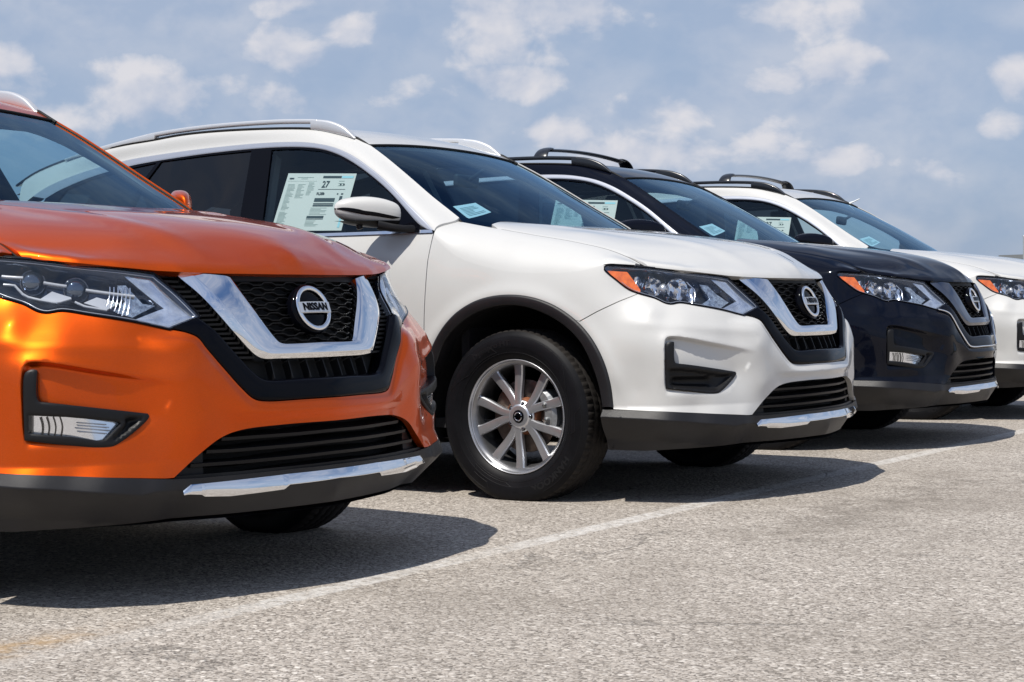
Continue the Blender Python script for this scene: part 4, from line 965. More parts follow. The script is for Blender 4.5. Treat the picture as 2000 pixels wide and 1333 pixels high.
def b_lughole(): return lathe([(.0615,.0001),(.0615,.0105),(.060,.011)],16,c=(0,0,0))
def b_nut(): return lathe([(.067,.0001),(.067,.0055),(.064,.007),(.055,.0075)],6)
def b_cap(): return lathe([(.0735,.0001),(.0735,.022),(.072,.026),(.066,.028)],40)
def b_capring():
    P=np.array([(.0165*math.cos(a),.0745,.0165*math.sin(a)) for a in np.linspace(0,2*math.pi,33)]); a=tube(P,.0022,6,cap=False,upv=(0,1,0)); return join(a,box((0,.0750,0),(.040,.003,.008)))
def b_disc(): return lathe([(.020,.06),(.020,.148),(.004,.150),(.004,.06)],72)
def b_dischat(): return lathe([(.050,.001),(.050,.066),(.046,.074),(.020,.078)],48)
def b_caliper():
    secs=[]
    for a in np.linspace(-.62,.62,13):
        e=1-(abs(a)/.62)**4*.35; ring=[]
        for (r,ax) in ((.105,-.02),(.105,.040),(.118,.052),(.150,.052),(.166,.040),(.168,-.02)): rr=.137+(r-.137)*e; ring.append((rr*math.cos(a),ax,rr*math.sin(a)))
        secs.append(np.array(ring))
    c=orient(loft(secs)); k=flatten(c[0],c[1]); b1=tube([(.125,.045,.03),(.125,.062,.03)],.011,10); b2=tube([(.125,.045,-.03),(.125,.062,-.03)],.011,10); return join(k,b1,b2)
def bend(tx,r0,a0,ax,flip=1):
    V,F=tx; r=r0+V[:,1]*flip; a=a0-V[:,0]/r0*flip; s=np.interp(r,[.246,.262,.284,.300,.317],[.101,.1085,.1150,.1162,.1150]); return flatten(np.stack([r*np.cos(a),s+ax+V[:,2]*.6,r*np.sin(a)],1),F)
def b_tyretext():
    # seen from the right-hand side of the car +x is to the right, so the ring is written for that side
    A=bend(text2d('Dynapro HT',.030,ex=.0010,bold=.0006,sx=1.25),.2995,0,.0008); B=bend(text2d('HANKOOK',.036,ex=.0010,bold=.0014,sx=1.2),.2995,0,.0008)
    def rot(p,a): V,F,N=p; c,s=math.cos(a),math.sin(a); R=np.array([[c,0,-s],[0,1,0],[s,0,c]]); return V@R.T,F,N@R.T
    def fx(p): # mirror so it reads correctly from outside (+y)
        V,F,N=p; V=V.copy(); V[:,0]*=-1; N=N.copy(); N[:,0]*=-1; return V,[tuple(reversed(f)) for f in F],N
    parts=[]
    def sarc(r0,r1,a0,a1,w=.0011):
        q=np.linspace(0,1,12 if abs(a1-a0)<90 else 120); r=r0+(r1-r0)*q; a=np.radians(a0+(a1-a0)*q); sx=np.interp(r,[.246,.262,.284,.300,.317,.330],[.101,.1085,.1150,.1162,.1150,.1105]); parts.append(tube(np.stack([r*np.cos(a),sx+.0004,r*np.sin(a)],1),w,5,upv=(0,1,0)))
    for a0 in (18,138,258):
        sarc(.322,.322,a0,a0+34); sarc(.322,.296,a0+34,a0+38); sarc(.296,.296,a0+38,a0+52); sarc(.296,.270,a0+52,a0+56); sarc(.270,.270,a0+20,a0+56); sarc(.322,.270,a0,a0+20)
    sarc(.262,.262,0,360,.0009); sarc(.3255,.3255,0,360,.0009)
    return join(*parts,rot(fx(A),math.radians(-118+180-172)),rot(fx(B),math.radians(128+180+104)))
# ---- interior ----
def b_dash():
    secs=[]
    for x,z,w in ((-.27,1.06,.66),(-.45,1.085,.70),(-.62,1.095,.72),(-.76,1.085,.73),(-.86,1.04,.73),(-.88,.90,.72),(-.80,.60,.70)):
        y=np.linspace(-w,w,25); secs.append(np.stack([np.full(25,x)-.03*(1-(y/w)**2)*0,y,z+.035*np.exp(-((y-.37)/.2)**2)*(1 if -.8<x<-.5 else 0)-.02*(y/w)**4],1))
    V=np.vstack(secs); F=[(i*25+k,i*25+k+1,(i+1)*25+k+1,(i+1)*25+k) for i in range(6) for k in range(24)]; return up_((V,F,vnormals(V,F)))
def b_wheelst():
    P=np.array([(-.97+.07*math.sin(a),.37+.185*math.cos(a),1.00+.165*math.sin(a)) for a in np.linspace(0,2*math.pi,41)]); h=rbox((-.95,.37,.99),(.06,.16,.13),.03); sp=tube([(-.96,.20,1.0),(-.95,.54,1.0)],.014,8); sp2=tube([(-.95,.37,.99),(-.99,.37,.84)],.014,8); return join(tube(P,.015,8,cap=False,upv=(1,0,0)),h,sp,sp2)
def b_seat(y,x0): 
    from mathutils import Euler
    return join(rbox((x0,y,.62),(.52,.50,.16),.05),rbox((x0-.32,y,.94),(.14,.50,.62),.06,Euler((0,-.22,0))))
def b_head(y,x0):
    from mathutils import Euler
    return join(rbox((x0-.43,y,1.335),(.10,.26,.17),.045,Euler((0,-.15,0))),tube([(x0-.42,y-.06,1.20),(x0-.43,y-.06,1.30)],.006,6),tube([(x0-.42,y+.06,1.20),(x0-.43,y+.06,1.30)],.006,6))
def b_innermirror():
    from mathutils import Euler
    return join(rbox((-.84,-.0,1.385),(.03,.22,.060),.014,Euler((0,.1,.12))),tube([(-.82,0,1.39),(-.74,0,1.43)],.010,8))
def b_floor():
    return join(box((-1.6,0,.30),(3.9,1.62,.04)),box((-.30,0,.62),(.04,1.60,.66)),box((-2.95,0,.62),(.9,1.5,.62)))
def b_doortrim(s):
    g_=grid(lambda a,b:S(a,b)-snorm(S,a,b)*.075,np.linspace(2.1,4.5,40),np.linspace(.33,1.10,10)); cap=grid(lambda a,b:S(a,zb(a)*np.ones_like(a)-.006)-snorm(S,a,np.full_like(a,1.09))*b[...,None],np.linspace(2.1,4.5,40),np.linspace(.01,.08,3)); return side(join(g_,up_(cap)),s)
def b_pillartrim(s):
    V,F,N=b_side_strip(1); V=V-N*.02; V[:,1]-=.022; V[:,2]-=.010; return side((V,[tuple(f) for f in F],N),s)
def b_bpillar(s):
    return side(region([poly([(3.0,1.11),(3.10,1.54),(3.24,1.54),(3.14,1.11)],.04)],h=.05,off=-.06,fl=.04),s)
def b_underbody():
    n=40; xs=np.linspace(.80,-3.6,n); rows=[]
    for y in (-1,1):
        rows.append([(x,y*np.interp(x,[-3.6,-3.3,0,.5,.80],[.6,.78,.80,.74,.55]),.235) for x in xs])
    V=np.array(rows[0]+rows[1]); F=[(i,i+1,n+i+1,n+i) for i in range(n-1)]; a=(V,F,vnormals(V,F)); return join(a,box((-2.7,0,.345),(.14,1.5,.14)),box((0,0,.31),(.16,1.3,.14)))
def b_cowl():
    w=np.linspace(-.73,.73,41); A=np.stack([hxr(w)+.01,w,H(hxr(w)+.01,w)-.014],1); a=w/.742; B=WS(a,np.full(41,.015))+[0,0,-.004]
    V=np.vstack([A,B]); F=[(i,i+1,41+i+1,41+i) for i in range(40)]; return up_((V,F,vnormals(V,F)))
def b_tail(s): return side(region([curve([(4.72,1.10,1),(4.98,1.13,0),(5.15,1.12,1),(5.25,.98,0),(5.05,.93,1),(4.95,.99,0)],.03)],h=.03,off=.012,fl=.02),s)
def b_rearglass(): return region([poly([(5.2,1.17),(_L[-1]-.002,1.15),(_L[-1]-.002,1.48),(5.35,1.46)],.04)],h=.05,off=-.004,fl=0)
def b_handle(T,s):
    P=S(np.linspace(T,T+.17,9),np.full(9,.985)); N=snorm(S,np.linspace(T,T+.17,9),np.full(9,.985)); k=np.sin(np.linspace(0,math.pi,9))**.4; return side(tube(P+N*(.008+.022*k)[:,None],.011,8,sq=(.8,1)),s)
# ---- window sticker & papers ----
ST=[(2.935,1.4170),(2.5292,1.3911),(2.5201,1.1345),(2.930,1.150)]
def STF(u,v):
    """u 0..1 rear->front, v 0..1 bottom->top, on the inside of the door glass (left side)"""
    a,b,c,d=[np.array(p) for p in ST]; u=np.asarray(u,float)[...,None];v=np.asarray(v,float)[...,None]; p=(d*(1-u)+c*u)*(1-v)+(a*(1-u)+b*u)*v; return S(p[...,0],p[...,1])-snorm(S,p[...,0],p[...,1])*.011
def b_sticker():
    g_=grid(STF,np.linspace(0,1,9),np.linspace(0,1,7)); g_=orient(g_); V,F,N=g_; F2=[tuple(reversed(f)) for f in F]; return mirror((V,F,N))
def st_rects(R,d=.0012):
    parts=[]
    for (u0,v0,u1,v1) in R:
        g_=grid(STF,np.linspace(u0,u1,3),np.linspace(v0,v1,2)); n=snorm(S,np.array(2.7),np.array(1.25)); parts.append((g_[0]+n*d,g_[1],g_[2]))
    p=join(*parts); return mirror(p)
def b_ink_dark(): return st_rects([(.535,.915,.80,.955),(.50,.50,.79,.565),(.50,.455,.79,.475),(.50,.42,.79,.445),(.46,.215,.70,.255),(.46,.195,.70,.205),(.51,.715,.90,.722),(.85,.51,.89,.60),(.60,.625,.62,.65),(.80,.625,.82,.65),(.86,.625,.89,.65)])
def b_ink_pale():
    r=random.Random(5); R=[(.16,.925,.40,.932),(.22,.90,.32,.907),(.03,.86,.46,.863)]
    for c0,c1,n0,n1 in ((.05,.17,.35,.80),(.20,.32,.55,.80),(.35,.45,.60,.83)):
        v=n1
        while v>n0: R.append((c0,v,c0+(c1-c0)*r.uniform(.5,1),v+.006)); v-=.021
    for v in np.arange(.08,.33,.02): R.append((.04,v,.04+r.uniform(.08,.14),v+.006))
    for v in np.arange(.28,.40,.022): R.append((.48,v,.48+r.uniform(.15,.25),v+.006))
    for v in np.arange(.08,.18,.022): R.append((.46,v,.46+r.uniform(.12,.24),v+.006))
    for v in (.86,.82,.78): R.append((.78,v,.86,v+.008))
    return st_rects(R)
def b_ink_blue(): return st_rects([(.805,.915,.97,.955),(.93,.05,.96,.40)])
def b_st_text(body,u,v,size):
    T=text2d(body,size,ex=0.0003,bold=.0006); V,F=T
    # the sheet is read from outside the right-hand windows: left of the text is towards the tail
    p=STF(u+V[:,0]/.41,v+V[:,1]/.26); n=snorm(S,np.array(2.7),np.array(1.25)); q=flatten(p+n*(.0018+V[:,2:3]),F); return mirror(q)
WP=[(-.8996,.2481),(-.6977,.2957),(-.6735,.1919),(-.9037,.1055)]
def WPF(u,v,d):
    a,b,c,e=[np.array(p) for p in WP]; u=np.asarray(u,float)[...,None];v=np.asarray(v,float)[...,None]; p=(e*(1-u)+c*u)*(1-v)+(a*(1-u)+b*u)*v; P=WS(p[...,0],p[...,1]); return P+np.array([-.80,0,-.60])*d
def b_paper():
    return up_(grid(lambda a,b:WPF(a,b,.012),np.linspace(0,1,5),np.linspace(0,1,5)))
def b_paperink():
    r=random.Random(2); parts=[]
    for k,v in enumerate(np.arange(.15,.85,.10)):
        parts.append(up_(grid(lambda a,b:WPF(a,b,.0105),np.linspace(.12,.12+r.uniform(.35,.75),3),np.linspace(v,v+.025,2))))
    return join(*parts)
# ---------- assembly ----------
MC={}
def add(parent,name,key,builder,mat,label=None,kind=None,loc=None,rot=None,flat=False):
    if key not in MC:
        V,F,N=builder(); me=mkmesh(name,V,F,N); me.materials.append(mat); MC[key]=me
    o=bpy.data.objects.new(name,MC[key]); COL.objects.link(o)
    if parent is not None: o.parent=parent
    o.material_slots[0].link='OBJECT'; o.material_slots[0].material=mat
    if loc is not None: o.location=loc
    if rot is not None: o.rotation_euler=rot
    if label: o['label']=label
    if kind: o['kind']=kind
    return o
def car(body,label,pose,led=False,fog=True,crossbars=False,sticker=True,paper=True,chrome_line=False,rail='chrome',vmat='chrome',mirrors=None,spin=0.,steer=0.,vx=0):
    r=bpy.data.objects.new('parked_car',None); COL.objects.link(r); r.location=(pose[0],pose[1],0); r.rotation_euler=(0,0,pose[2])
    r['label']=label; r['category']='car'; r['group']='cars parked side by side in a row'
    B=MT[body]; A=lambda n,k,f,m,**kw: add(r,n,k,f,MT[m] if isinstance(m,str) else m,**kw)
    bp=A('front_bumper','bumper',b_bumper,B); hood=A('hood','hood',b_hood,B); A('inner_structure','shell',b_shell,'void'); A('hood_seal','seal',b_seal,'rubber'); [A('hood_gap_shade','hgap%d'%s_,lambda s_=s_:hood_gap_shade(s_),'void') for s_ in (-1,1)]
    lb=A('lower_bumper','clad',b_clad,'grey'); add(lb,'skid_strip','skid',b_skid,MT['chrome'])
    su=A('grille_surround','surround',b_surround,B if body=='navy' else 'gloss')
    if chrome_line:
        def cl():
            L=cat(SO); P=S(L[:,0],L[:,1])+snorm(S,L[:,0],L[:,1])*.008; a=tube(P,.0045,6); return join(a,mirror(a))
        add(su,'chrome_moulding','chromeline',cl,MT['chrome'])
    gb=A('grille','grilleback',b_grille_back,'void')
    for i in range(12): 
        z=.702+i*.0143; add(gb,'slat','slat%d'%i,lambda z=z,i=i:slat(z,i),MT['black'])
    rb=add(gb,'louvre_ribs','ribs',b_ribs,MT['black'],kind='stuff')
    for k,t in enumerate((-.20,-.135,-.068,0,.068,.135,.20)): add(gb,'intake_bar','ibar%d'%k,lambda t=t:bar_v(t),MT['black'])
    A('chrome_grille_trim','v',b_v,vmat)
    em=A('emblem','edisc',lambda:disc(.0745,.004),'gloss'); add(em,'emblem_ring','ering',lambda:ering(.0615,.0075,.012),MT['chrome']); add(em,'emblem_bar','ebar',b_ebar,MT['badge']); add(em,'lettering','etext',b_etext,MT['gloss'])
    lg=A('lower_grille','lgback',b_lgback,'black')
    for k,(z,w) in enumerate(((.437,.385),(.405,.435),(.373,.485))): add(lg,'blade','blade%d'%k,lambda z=z,w=w:blade(z,w),MT['black'])
    for s in (-1,1):
        q='L' if s>0 else 'R'; sd=lambda f:(lambda:side(f(),s))
        hl=A('headlight','case'+q,sd(b_lampcase),'lampdark'); add(hl,'lens','lens'+q,sd(b_lens),MT['lens']); add(hl,'lamp_rim_line','lline'+q,sd(lamp_line),MT['satin']); add(hl,'lamp_edge','ledge'+q,sd(b_lampedge),MT['gloss'])
        add(hl,'light_guide','chv'+q,sd(lambda:surfpatch(CHV,-.012,h=.008,offfn=lambda V,d:.004*sstep(d/.012))),MT['drl'])
        if led:
            for k,(T,z) in enumerate(((.9473,.866),(.796,.854))):
                add(hl,'projector_lens','pj%d'%k+q,sd(lambda T=T,z=z:ball(T,z,.032,.034)),MT['lensball']); add(hl,'projector_ring','pr%d'%k+q,sd(lambda T=T,z=z:bezelring(T,z,.033,.034,.0022)),MT['darkchrome'])
            add(hl,'fin','fin1'+q,sd(lambda:surfpatch([(.9176,.8261),(.8786,.8447),(.8129,.8301),(.8564,.8167)],-.016,h=.008)),MT['finwhite'])
            add(hl,'fin','fin2'+q,sd(lambda:surfpatch([(.7724,.8157),(.7304,.8292),(.658,.8126),(.7012,.7957)],-.016,h=.008)),MT['finwhite'])
            add(hl,'light_bar','gl1'+q,sd(lambda:strip3([(1.0403,.862),(1.0055,.860),(.9662,.832),(.9176,.8235),(.86,.8155),(.812,.826)],.015,.0040)),MT['finwhite'])
            add(hl,'light_bar','gl2'+q,sd(lambda:strip3([(.80,.8175),(.7684,.8053),(.70,.7937)],.015,.0038)),MT['finwhite'])
            for k,L in enumerate(([(1.0478,.883),(.978,.8768)],[(.9085,.8657),(.829,.8582)],[(.765,.8487),(.6091,.8296)])):
                add(hl,'light_bar','gb%d'%k+q,sd(lambda L=L:strip3(L,.018,.0048)),MT['finwhite'])
            add(hl,'prism_ribs','prib'+q,sd(prism_ribs),MT['lampsilver'],kind='stuff')
            add(hl,'prism_reflector','cr1'+q,sd(lambda:surfpatch([(.66,.862),(.632,.862),(.585,.812),(.545,.806),(.622,.776),(.675,.792),(.64,.82)],-.022,h=.008)),MT['crystal'])
        else:
            add(hl,'amber_reflector','amb'+q,sd(lambda:surfpatch(AMB,-.005,h=.010)),MT['amber'])
            add(hl,'reflector_bowl','bw1'+q,sd(lambda:bowl(.962,.852,.046,.036,.05,12)),MT['lampsilver']); add(hl,'reflector_bowl','bw2'+q,sd(lambda:bowl(.835,.846,.056,.043,.06,16)),MT['lampsilver'])
            add(hl,'reflector_tray','tray'+q,sd(lambda:surfpatch([(1.06,.895),(.93,.905),(.745,.885),(.715,.84),(.765,.795),(.86,.800),(.915,.806),(.99,.825),(1.035,.85)],-.045,h=.012,offfn=lambda V,d:.010*np.sin(V[:,0]*95)*np.cos(V[:,1]*60)-.01*sstep(d/.02))),MT['lampsilver'])
            add(hl,'bulb_shield','bs'+q,sd(lambda:ball(.905,.848,.023,.024,.9)),MT['satin'])
            add(hl,'prism_reflector','cr2'+q,sd(lambda:surfpatch([(.70,.868),(.655,.864),(.62,.83),(.56,.795),(.63,.768),(.725,.788),(.66,.812)],-.024,h=.008)),MT['crystal'])
            add(hl,'reflector_edge','re'+q,sd(lambda:strip3([(.77,.876),(.735,.845),(.75,.80)],.02,.003)),MT['lampsilver'])
        bz=A('fog_lamp_bezel','bez%d'%fog+q,sd(lambda:b_bezel(fog)),'black')
        if fog:
            fo=add(bz,'fog_lamp','fog'+q,sd(b_fog),MT['lampsilver']); 
            add(bz,'fog_bulb','fogb'+q,sd(lambda:bezelring(.893,.496,.012,.016,.005)),MT['gloss']); add(bz,'fog_reflector_ribs','fogrib'+q,sd(fog_ribs),MT['gloss'],kind='stuff'); add(bz,'fog_lens_bars','fogbar'+q,sd(fog_bars),MT['finwhite'],kind='stuff'); add(bz,'fog_reflector','fogr'+q,sd(lambda:join(bowl(.86,.492,.03,.020,.02,14,off=-.030),surfpatch([(.79,.505),(.70,.490),(.735,.459),(.80,.468)],-.020,h=.01))),MT['lampsilver'])
            add(bz,'fog_lens','fogl'+q,sd(b_foglens),MT['lens'])
        A('fender','fender'+q,lambda:b_fender(s),B); A('arch_trim','arch'+q,lambda:b_arch(s),'grey'); A('wheel_well','well'+q,lambda:b_well(s),'void')
        d1=A('front_door','door0'+q,lambda:b_door(0,s),B); d2=A('rear_door','door1'+q,lambda:b_door(1,s),B)
        add(d1,'door_handle','dh0'+q,lambda:b_handle(2.86,s),MT['chrome']); add(d2,'door_handle','dh1'+q,lambda:b_handle(3.86,s),MT['chrome'])
        A('rocker_trim','rocker'+q,lambda:b_rocker(s),'grey'); A('quarter_panel','quarter'+q,lambda:b_quarter(s),B)
        A('belt_moulding','belt'+q,lambda:b_belt(s),'chrome'); A('window_moulding','cband'+q,lambda:b_chromeband(s),'satin'); A('window_frame','wframe'+q,lambda:b_winframe(s),'gloss')
        fg=add(d1,'window_glass','fglass'+q,lambda:b_glass(FWIN,s),MT['sideglass']); add(d2,'window_glass','rglass'+q,lambda:b_glass(RWIN,s),MT['privacy']); A('quarter_glass','qglass'+q,lambda:b_glass(QWIN,s),'privacy')
        A('roof_side','rside'+q,lambda:b_side_strip(s),B); A('roof_gap_moulding','ditch'+q,lambda:b_ditch(s),'rubber')
        rl=A('roof_rail','rail%d'%(rail!='chrome')+q,lambda:b_rail(s,rail!='chrome'),'railsilver' if rail=='chrome' else 'rail_black')
        mm=B if mirrors is None else MT[mirrors]
        mi=A('door_mirror','mir'+q,lambda:b_mirror(s),mm); add(mi,'mirror_base','mirl'+q,lambda:b_mirror_lower(s),MT['black']); add(mi,'turn_signal','mirs'+q,lambda:b_mirror_signal(s),MT['gloss'])
        A('pillar_trim','ptrim'+q,lambda:b_pillartrim(s),'liner'); A('inner_pillar','bpil'+q,lambda:b_bpillar(s),'liner'); A('door_trim','dtrim'+q,lambda:b_doortrim(s),'cabin')
        A('tail_lamp','tail'+q,lambda:b_tail(s),'tail')
        for x in (0,-2.706):
            rot=(0,0,0 if s>0 else math.pi); w=add(r,'wheel','rim',b_rim,MT['alloy'],loc=(x,s*.792,.338),rot=(0,0,rot[2]+(steer if x==0 else 0)))
            add(w,'rim_barrel','barrel',b_barrel,MT['alloy_dark']); add(w,'tyre','tyre',b_tyre,MT['tyre_side']); add(w,'tread','tread',b_tread,MT['tread'])
            if x==0 and s<0: add(w,'tyre_lettering','ttext',b_tyretext,MT['tyre_text'])
            for k in range(5):
                a=spin+k*2*math.pi/5
                add(w,'spoke_root','sproot',b_root,MT['alloy'],rot=(0,a,0))
                for sg in (-1,1): add(w,'spoke','spoke%d'%sg,lambda:b_spoke(sg),MT['alloy'],rot=(0,a,0))
                if s<0 and x==0:
                    a2=a+math.pi/5; add(w,'lug_hole','lughole',b_lughole,MT['void'],loc=(.051*math.sin(a2),.0,.051*math.cos(a2))); add(w,'lug_nut','nut',b_nut,MT['darkchrome'],loc=(.051*math.sin(a2),.0,.051*math.cos(a2)))
            add(w,'hub','hub',b_hub,MT['alloy']); cp=add(w,'hub_cap','cap',b_cap,MT['gloss']); add(w,'hub_emblem','capring',b_capring,MT['chrome'])
            add(w,'brake_disc','disc',b_disc,MT['rust']); add(w,'brake_hub','dischat',b_dischat,MT['ochre']); add(w,'brake_caliper','caliper',b_caliper,MT['caliper'],rot=(0,(math.pi if s<0 else 0)+.15,0))
    if crossbars:
        for k,x0 in enumerate((-1.50,-2.35)):
            cb=A('crossbar','cb%d'%k,lambda:b_crossbar(x0),'rail_black')
            for s in (-1,1): add(cb,'crossbar_foot','cf%d%d'%(k,s),lambda:b_crossfoot(x0,s),MT['rail_black'])
    ws=A('windscreen','ws',b_ws,'wsglass'); add(ws,'windscreen_border','frit',b_frit,MT['gloss']); add(ws,'windscreen_moulding','mould',b_wsmould,MT['rubber'])
    A('roof','roof',b_roof,B); A('roof_lining','liner',b_liner,'liner'); A('cowl','cowl',b_cowl,'black'); A('rear_window','rearg',b_rearglass,'privacy')
    A('dashboard','dash',b_dash,'cabin'); A('steering_wheel','stw',b_wheelst,'cabin'); A('inner_mirror','imir',b_innermirror,'cabin'); A('cabin_floor','floor',b_floor,'cabin'); A('underbody','under',b_underbody,'void')
    for k,(y,x0) in enumerate(((-.37,-1.15),(.37,-1.15),(-.37,-2.05),(.37,-2.05))):
        st=A('seat','seat%d'%k,lambda:b_seat(y,x0),'seat'); add(st,'headrest','head%d'%k,lambda:b_head(y,x0),MT['seat'])
    if sticker:
        p=A('window_sticker','st',b_sticker,'paper',label='large printed price sheet inside the front door window')
        add(p,'printed_bars','stk',b_ink_dark,MT['ink']); add(p,'fine_print','stp',b_ink_pale,MT['inkpale']); add(p,'blue_band','stb',b_ink_blue,MT['inkblue'])
        add(p,'lettering','stt',lambda:join(b_st_text('27',.60,.80,.042),b_st_text('$1,350',.56,.64,.016),b_st_text('NISSAN',.08,.905,.008),b_st_text('26   33',.84,.80,.010)),MT['ink'])
    if paper:
        p=A('windscreen_sticker','wp',b_paper,'paper2',label='small pale paper behind the lower corner of the windscreen'); add(p,'fine_print','wpi',b_paperink,MT['inkpale'])
    return r
PO={'W':(0,0,0),'O':(-0.30823264,-2.79713488,-0.03856276),'B':(-0.15839669,2.56807084,0.06472211),'V':(-0.19631954,5.0858217,0.02160065)}
car('white','white car with silver roof rails and a plain black bumper insert, second from the left',PO['W'],fog=False,spin=math.radians(18))
car('orange','bright metallic orange car nearest the camera at the left edge',PO['O'],led=True,sticker=False,paper=False,spin=.5)
car('navy','blue-black car with black roof rails and a crossbar, between the two white cars',PO['B'],crossbars=True,rail='black',vmat='darkchrome',chrome_line=True,spin=.3)
car('white','farthest white car with black roof rails and black door mirrors, at the right edge',PO['V'],crossbars=True,rail='black',vmat='chrome',mirrors='navy',spin=.9)
_v=bpy.data.objects
_last=[o for o in _v if o.name.startswith('parked_car')][-1]
add(_last,'antenna','antenna',lambda:tube([(-.985,.55,1.545),(-.95,.55,1.556),(-.904,.55,1.574)],[.007,.005,.004],8),MT['paper2'])
# ---------- ground ----------
def ground_mat():
    m,g=newmat('aged_asphalt'); oc=g.n('ShaderNodeTexCoord').outputs['Object']
    w=g.v('ADD',oc,g.v('SCALE',g.noise(oc,60,2,.5,out=1),None,.004))
    cells=g.n('ShaderNodeTexVoronoi',feature='F1'); g.put(cells.inputs['Vector'],w); cells.inputs['Scale'].default_value=60
    sep=g.n('ShaderNodeSeparateColor'); g.put(sep.inputs[0],cells.outputs['Color'])
    c2=g.n('ShaderNodeTexVoronoi',feature='F1'); g.put(c2.inputs['Vector'],w); c2.inputs['Scale'].default_value=190; s2=g.n('ShaderNodeSeparateColor'); g.put(s2.inputs[0],c2.outputs['Color'])
    stone=g.ramp(sep.outputs[0],[(0,(.10,.09,.08)),(.16,(.30,.268,.24)),(.5,(.45,.41,.375)),(.85,(.57,.53,.49)),(1,(.78,.74,.70))])
    fine=g.ramp(s2.outputs[0],[(0,(.10,.088,.078)),(.5,(.35,.315,.285)),(1,(.58,.54,.505))])
    edge=g.ss(cells.outputs['Distance'],.62,.30)   # inside the stone
    col=g.mix(g.m('MULTIPLY',edge,.80),fine,stone)
    big=g.noise(oc,.9,6,.62); col=g.mix(g.m('MULTIPLY',g.ss(big,.42,.66),.34),col,(.20,.175,.15))
    med=g.noise(oc,5.5,6,.65); col=g.mix(g.m('MULTIPLY',g.ss(med,.50,.75),.25),col,(.48,.44,.40))
    drk=g.noise(g.v('ADD',oc,(7,3,0)),2.3,7,.7); col=g.mix(g.m('MULTIPLY',g.ss(drk,.58,.75),.30),col,(.13,.115,.10))
    # rust-coloured stain beside the first bay, oil darkening in the bays
    sx=g.n('ShaderNodeSeparateXYZ'); g.put(sx.inputs[0],oc); X,Y=sx.outputs[0],sx.outputs[1]
    def blob(x,y,rx,ry): 
        a=g.m('DIVIDE',g.m('SUBTRACT',X,x),rx); b=g.m('DIVIDE',g.m('SUBTRACT',Y,y),ry); r=g.m('ADD',g.m('MULTIPLY',a,a),g.m('MULTIPLY',b,b)); return g.m('POWER',2.718,g.m('MULTIPLY',r,-1))
    st=g.m('MULTIPLY',blob(.60,-3.95,.075,.24),g.ss(g.noise(oc,9,5,.7),.36,.62)); col=g.mix(g.m('MULTIPLY',st,.75,clamp=True),col,(.40,.26,.12))
    trk=g.m('MULTIPLY',g.ss(g.m('ABSOLUTE',g.m('SUBTRACT',g.m('ADD',X,g.m('MULTIPLY',Y,.12)),1.75)),.16,.09),g.ss(g.noise(g.v('MULTIPLY',oc,(3.5,.6,1)),3,6,.7),.45,.62)); col=g.mix(g.m('MULTIPLY',trk,.13),col,(.13,.11,.09))
    st2=g.m('MULTIPLY',blob(1.35,-.2,.30,1.5),g.ss(g.noise(oc,4,6,.7),.42,.62)); col=g.mix(g.m('MULTIPLY',st2,.45),col,(.10,.085,.07))
    # worn painted line across the front of the bays
    dY=g.m('ADD',Y,1.6); lx=g.m('MULTIPLY_ADD',g.m('MULTIPLY',dY,dY),.0012,.728); dl=g.m('ABSOLUTE',g.m('SUBTRACT',X,g.m('ADD',lx,g.m('MULTIPLY_ADD',g.noise(oc,3,2,.5),.012,-.006))))
    ln=g.ss(dl,.058,.036); wear=g.ss(g.noise(oc,28,6,.72),.33,.60); wear2=g.ss(g.noise(oc,1.7,4,.6),.30,.58)
    lm=g.m('MULTIPLY',g.m('MULTIPLY',ln,wear),g.m('MULTIPLY_ADD',wear2,.50,.28)); lm=g.m('MULTIPLY',lm,g.m('MULTIPLY_ADD',g.ss(Y,-3.9,-3.0),.65,.28)); spk=g.m('MULTIPLY',g.ss(g.vor(oc,31),.16,.10),g.ss(g.noise(oc,23,1,.5),.56,.62)); col=g.mix(g.m('MULTIPLY',spk,.75),col,(.06,.05,.045)); col=g.mix(1,col,(1.03,1.01,.965),'MULTIPLY'); col=g.mix(lm,col,(.66,.64,.61))
    # hairline cracks
    cr=g.n('ShaderNodeTexVoronoi',feature='DISTANCE_TO_EDGE'); g.put(cr.inputs['Vector'],g.v('ADD',oc,g.v('SCALE',g.noise(oc,2.5,5,.65,out=1),None,.5))); cr.inputs['Scale'].default_value=.55
    ck=g.m('MULTIPLY',g.ss(cr.outputs['Distance'],.010,.002),g.ss(g.noise(oc,1.3,3,.5),.48,.60)); col=g.mix(g.m('MULTIPLY',ck,.35),col,(.05,.045,.04))
    b=pbsdf(g,Base_Color=col,Roughness=.88); b.inputs['Specular IOR Level'].default_value=.35
    hgt=g.m('ADD',g.m('MULTIPLY',edge,g.m('MULTIPLY_ADD',sep.outputs[1],.7,.3)),g.m('MULTIPLY',s2.outputs[1],.35)); hgt=g.m('SUBTRACT',hgt,g.m('MULTIPLY',ck,1.5))
    bp=g.n('ShaderNodeBump'); bp.inputs['Strength'].default_value=.75; bp.inputs['Distance'].default_value=.004; g.put(bp.inputs['Height'],hgt); g.put(b.inputs['Normal'],bp.outputs[0])
    out(g,b.outputs[0]); return m
def plain(name,V,F,mat,label=None,cat_=None,kind=None,parent=None):
    me=mkmesh(name,V,F,flat=True); me.materials.append(mat); o=bpy.data.objects.new(name,me); COL.objects.link(o)
    if kind: o['kind']=kind
    if label: o['label']=label
    if cat_: o['category']=cat_
    if parent: o.parent=parent
    return o
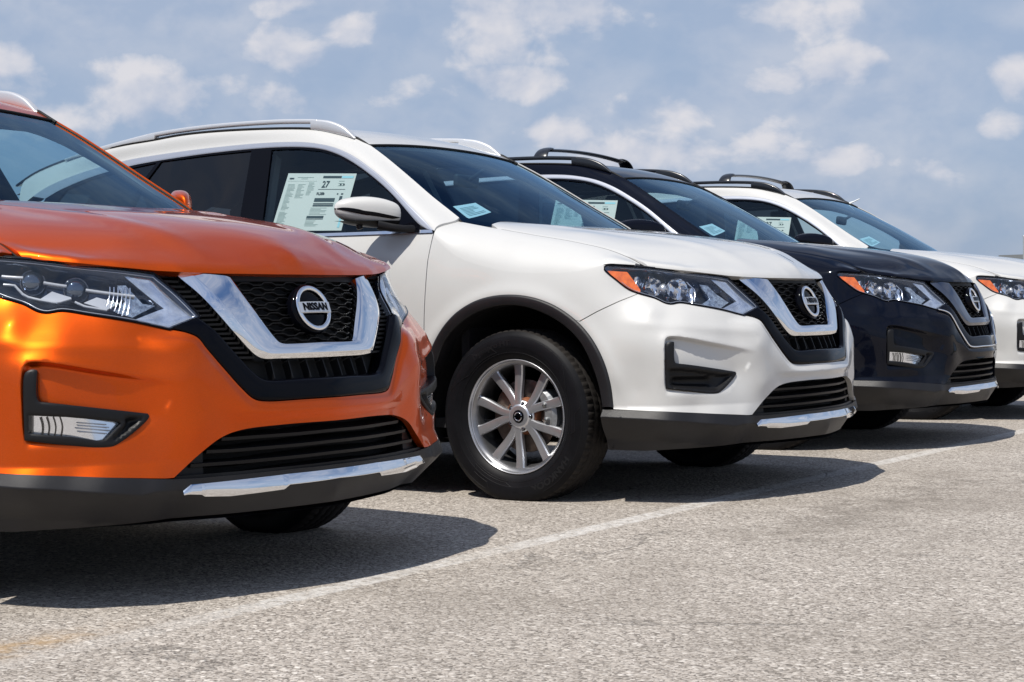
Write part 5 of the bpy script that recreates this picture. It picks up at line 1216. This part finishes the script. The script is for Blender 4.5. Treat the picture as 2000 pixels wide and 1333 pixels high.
R_=1500; plain('parking_lot',[(-R_,-R_,0),(R_,-R_,0),(R_,R_,0),(-R_,R_,0)],[(0,1,2,3)],ground_mat(),kind='structure')
mf,gf=newmat('dry_grass'); _o=OC(gf); _c=gf.mix(gf.ss(gf.noise(_o,.05,6,.6),.35,.65),(.075,.085,.035),(.14,.125,.065)); _c=gf.mix(gf.m('MULTIPLY',gf.noise(_o,6,5,.7),.5),_c,(.05,.06,.025)); out(gf,pbsdf(gf,Base_Color=_c,Roughness=.95).outputs[0])
_n=64; _V=[(r*math.cos(2*math.pi*k/_n),r*math.sin(2*math.pi*k/_n),.004) for r in (95,1490) for k in range(_n)]; plain('grass_field',_V,[(k,(k+1)%_n,_n+(k+1)%_n,_n+k)[::-1] for k in range(_n)],mf,kind='structure')
# distant low warehouse and mast seen past the last car
bw=bpy.data.objects.new('warehouse',None); COL.objects.link(bw); bw.location=(-45.3,153,0); bw['label']='long low pale warehouse far away at the right edge of the skyline'; bw['category']='building'
def part(name,vfn,mat,parent): 
    V,F,N=vfn; me=mkmesh(name,V,F,N); me.materials.append(mat); o=bpy.data.objects.new(name,me); COL.objects.link(o); o.parent=parent; return o
mw=simple('warehouse_cladding',(.42,.43,.42),.7,var=.1,vscale=.3); mr=simple('warehouse_roof',(.20,.21,.22),.6); mdk=simple('warehouse_opening',(.04,.045,.05),.5)
part('wall',box((18,6,2.4),(36,14,4.8)),mw,bw); part('roof',box((18,6,5.02),(36.4,15,.42)),mr,bw)
for k in range(6): part('door',box((2.5+k*5.6,-1.06,1.9),(3.4,.1,3.8)),mdk,bw)
ml=bpy.data.objects.new('light_pole',None); COL.objects.link(ml); ml.location=(-32.3,115,0); ml['label']='thin pale pole standing in front of the far warehouse'; ml['category']='pole'
mg=simple('galvanised_pole',(.55,.56,.57),.4,.5)
part('post',tube([(0,0,0),(0,0,5.5)],[.07,.05],12,upv=(1,0,0)),mg,ml); part('pole_cap',lathe([(0,.0001),(0,.07),(.05,.06)],12,c=(0,0,5.5)),mg,ml)
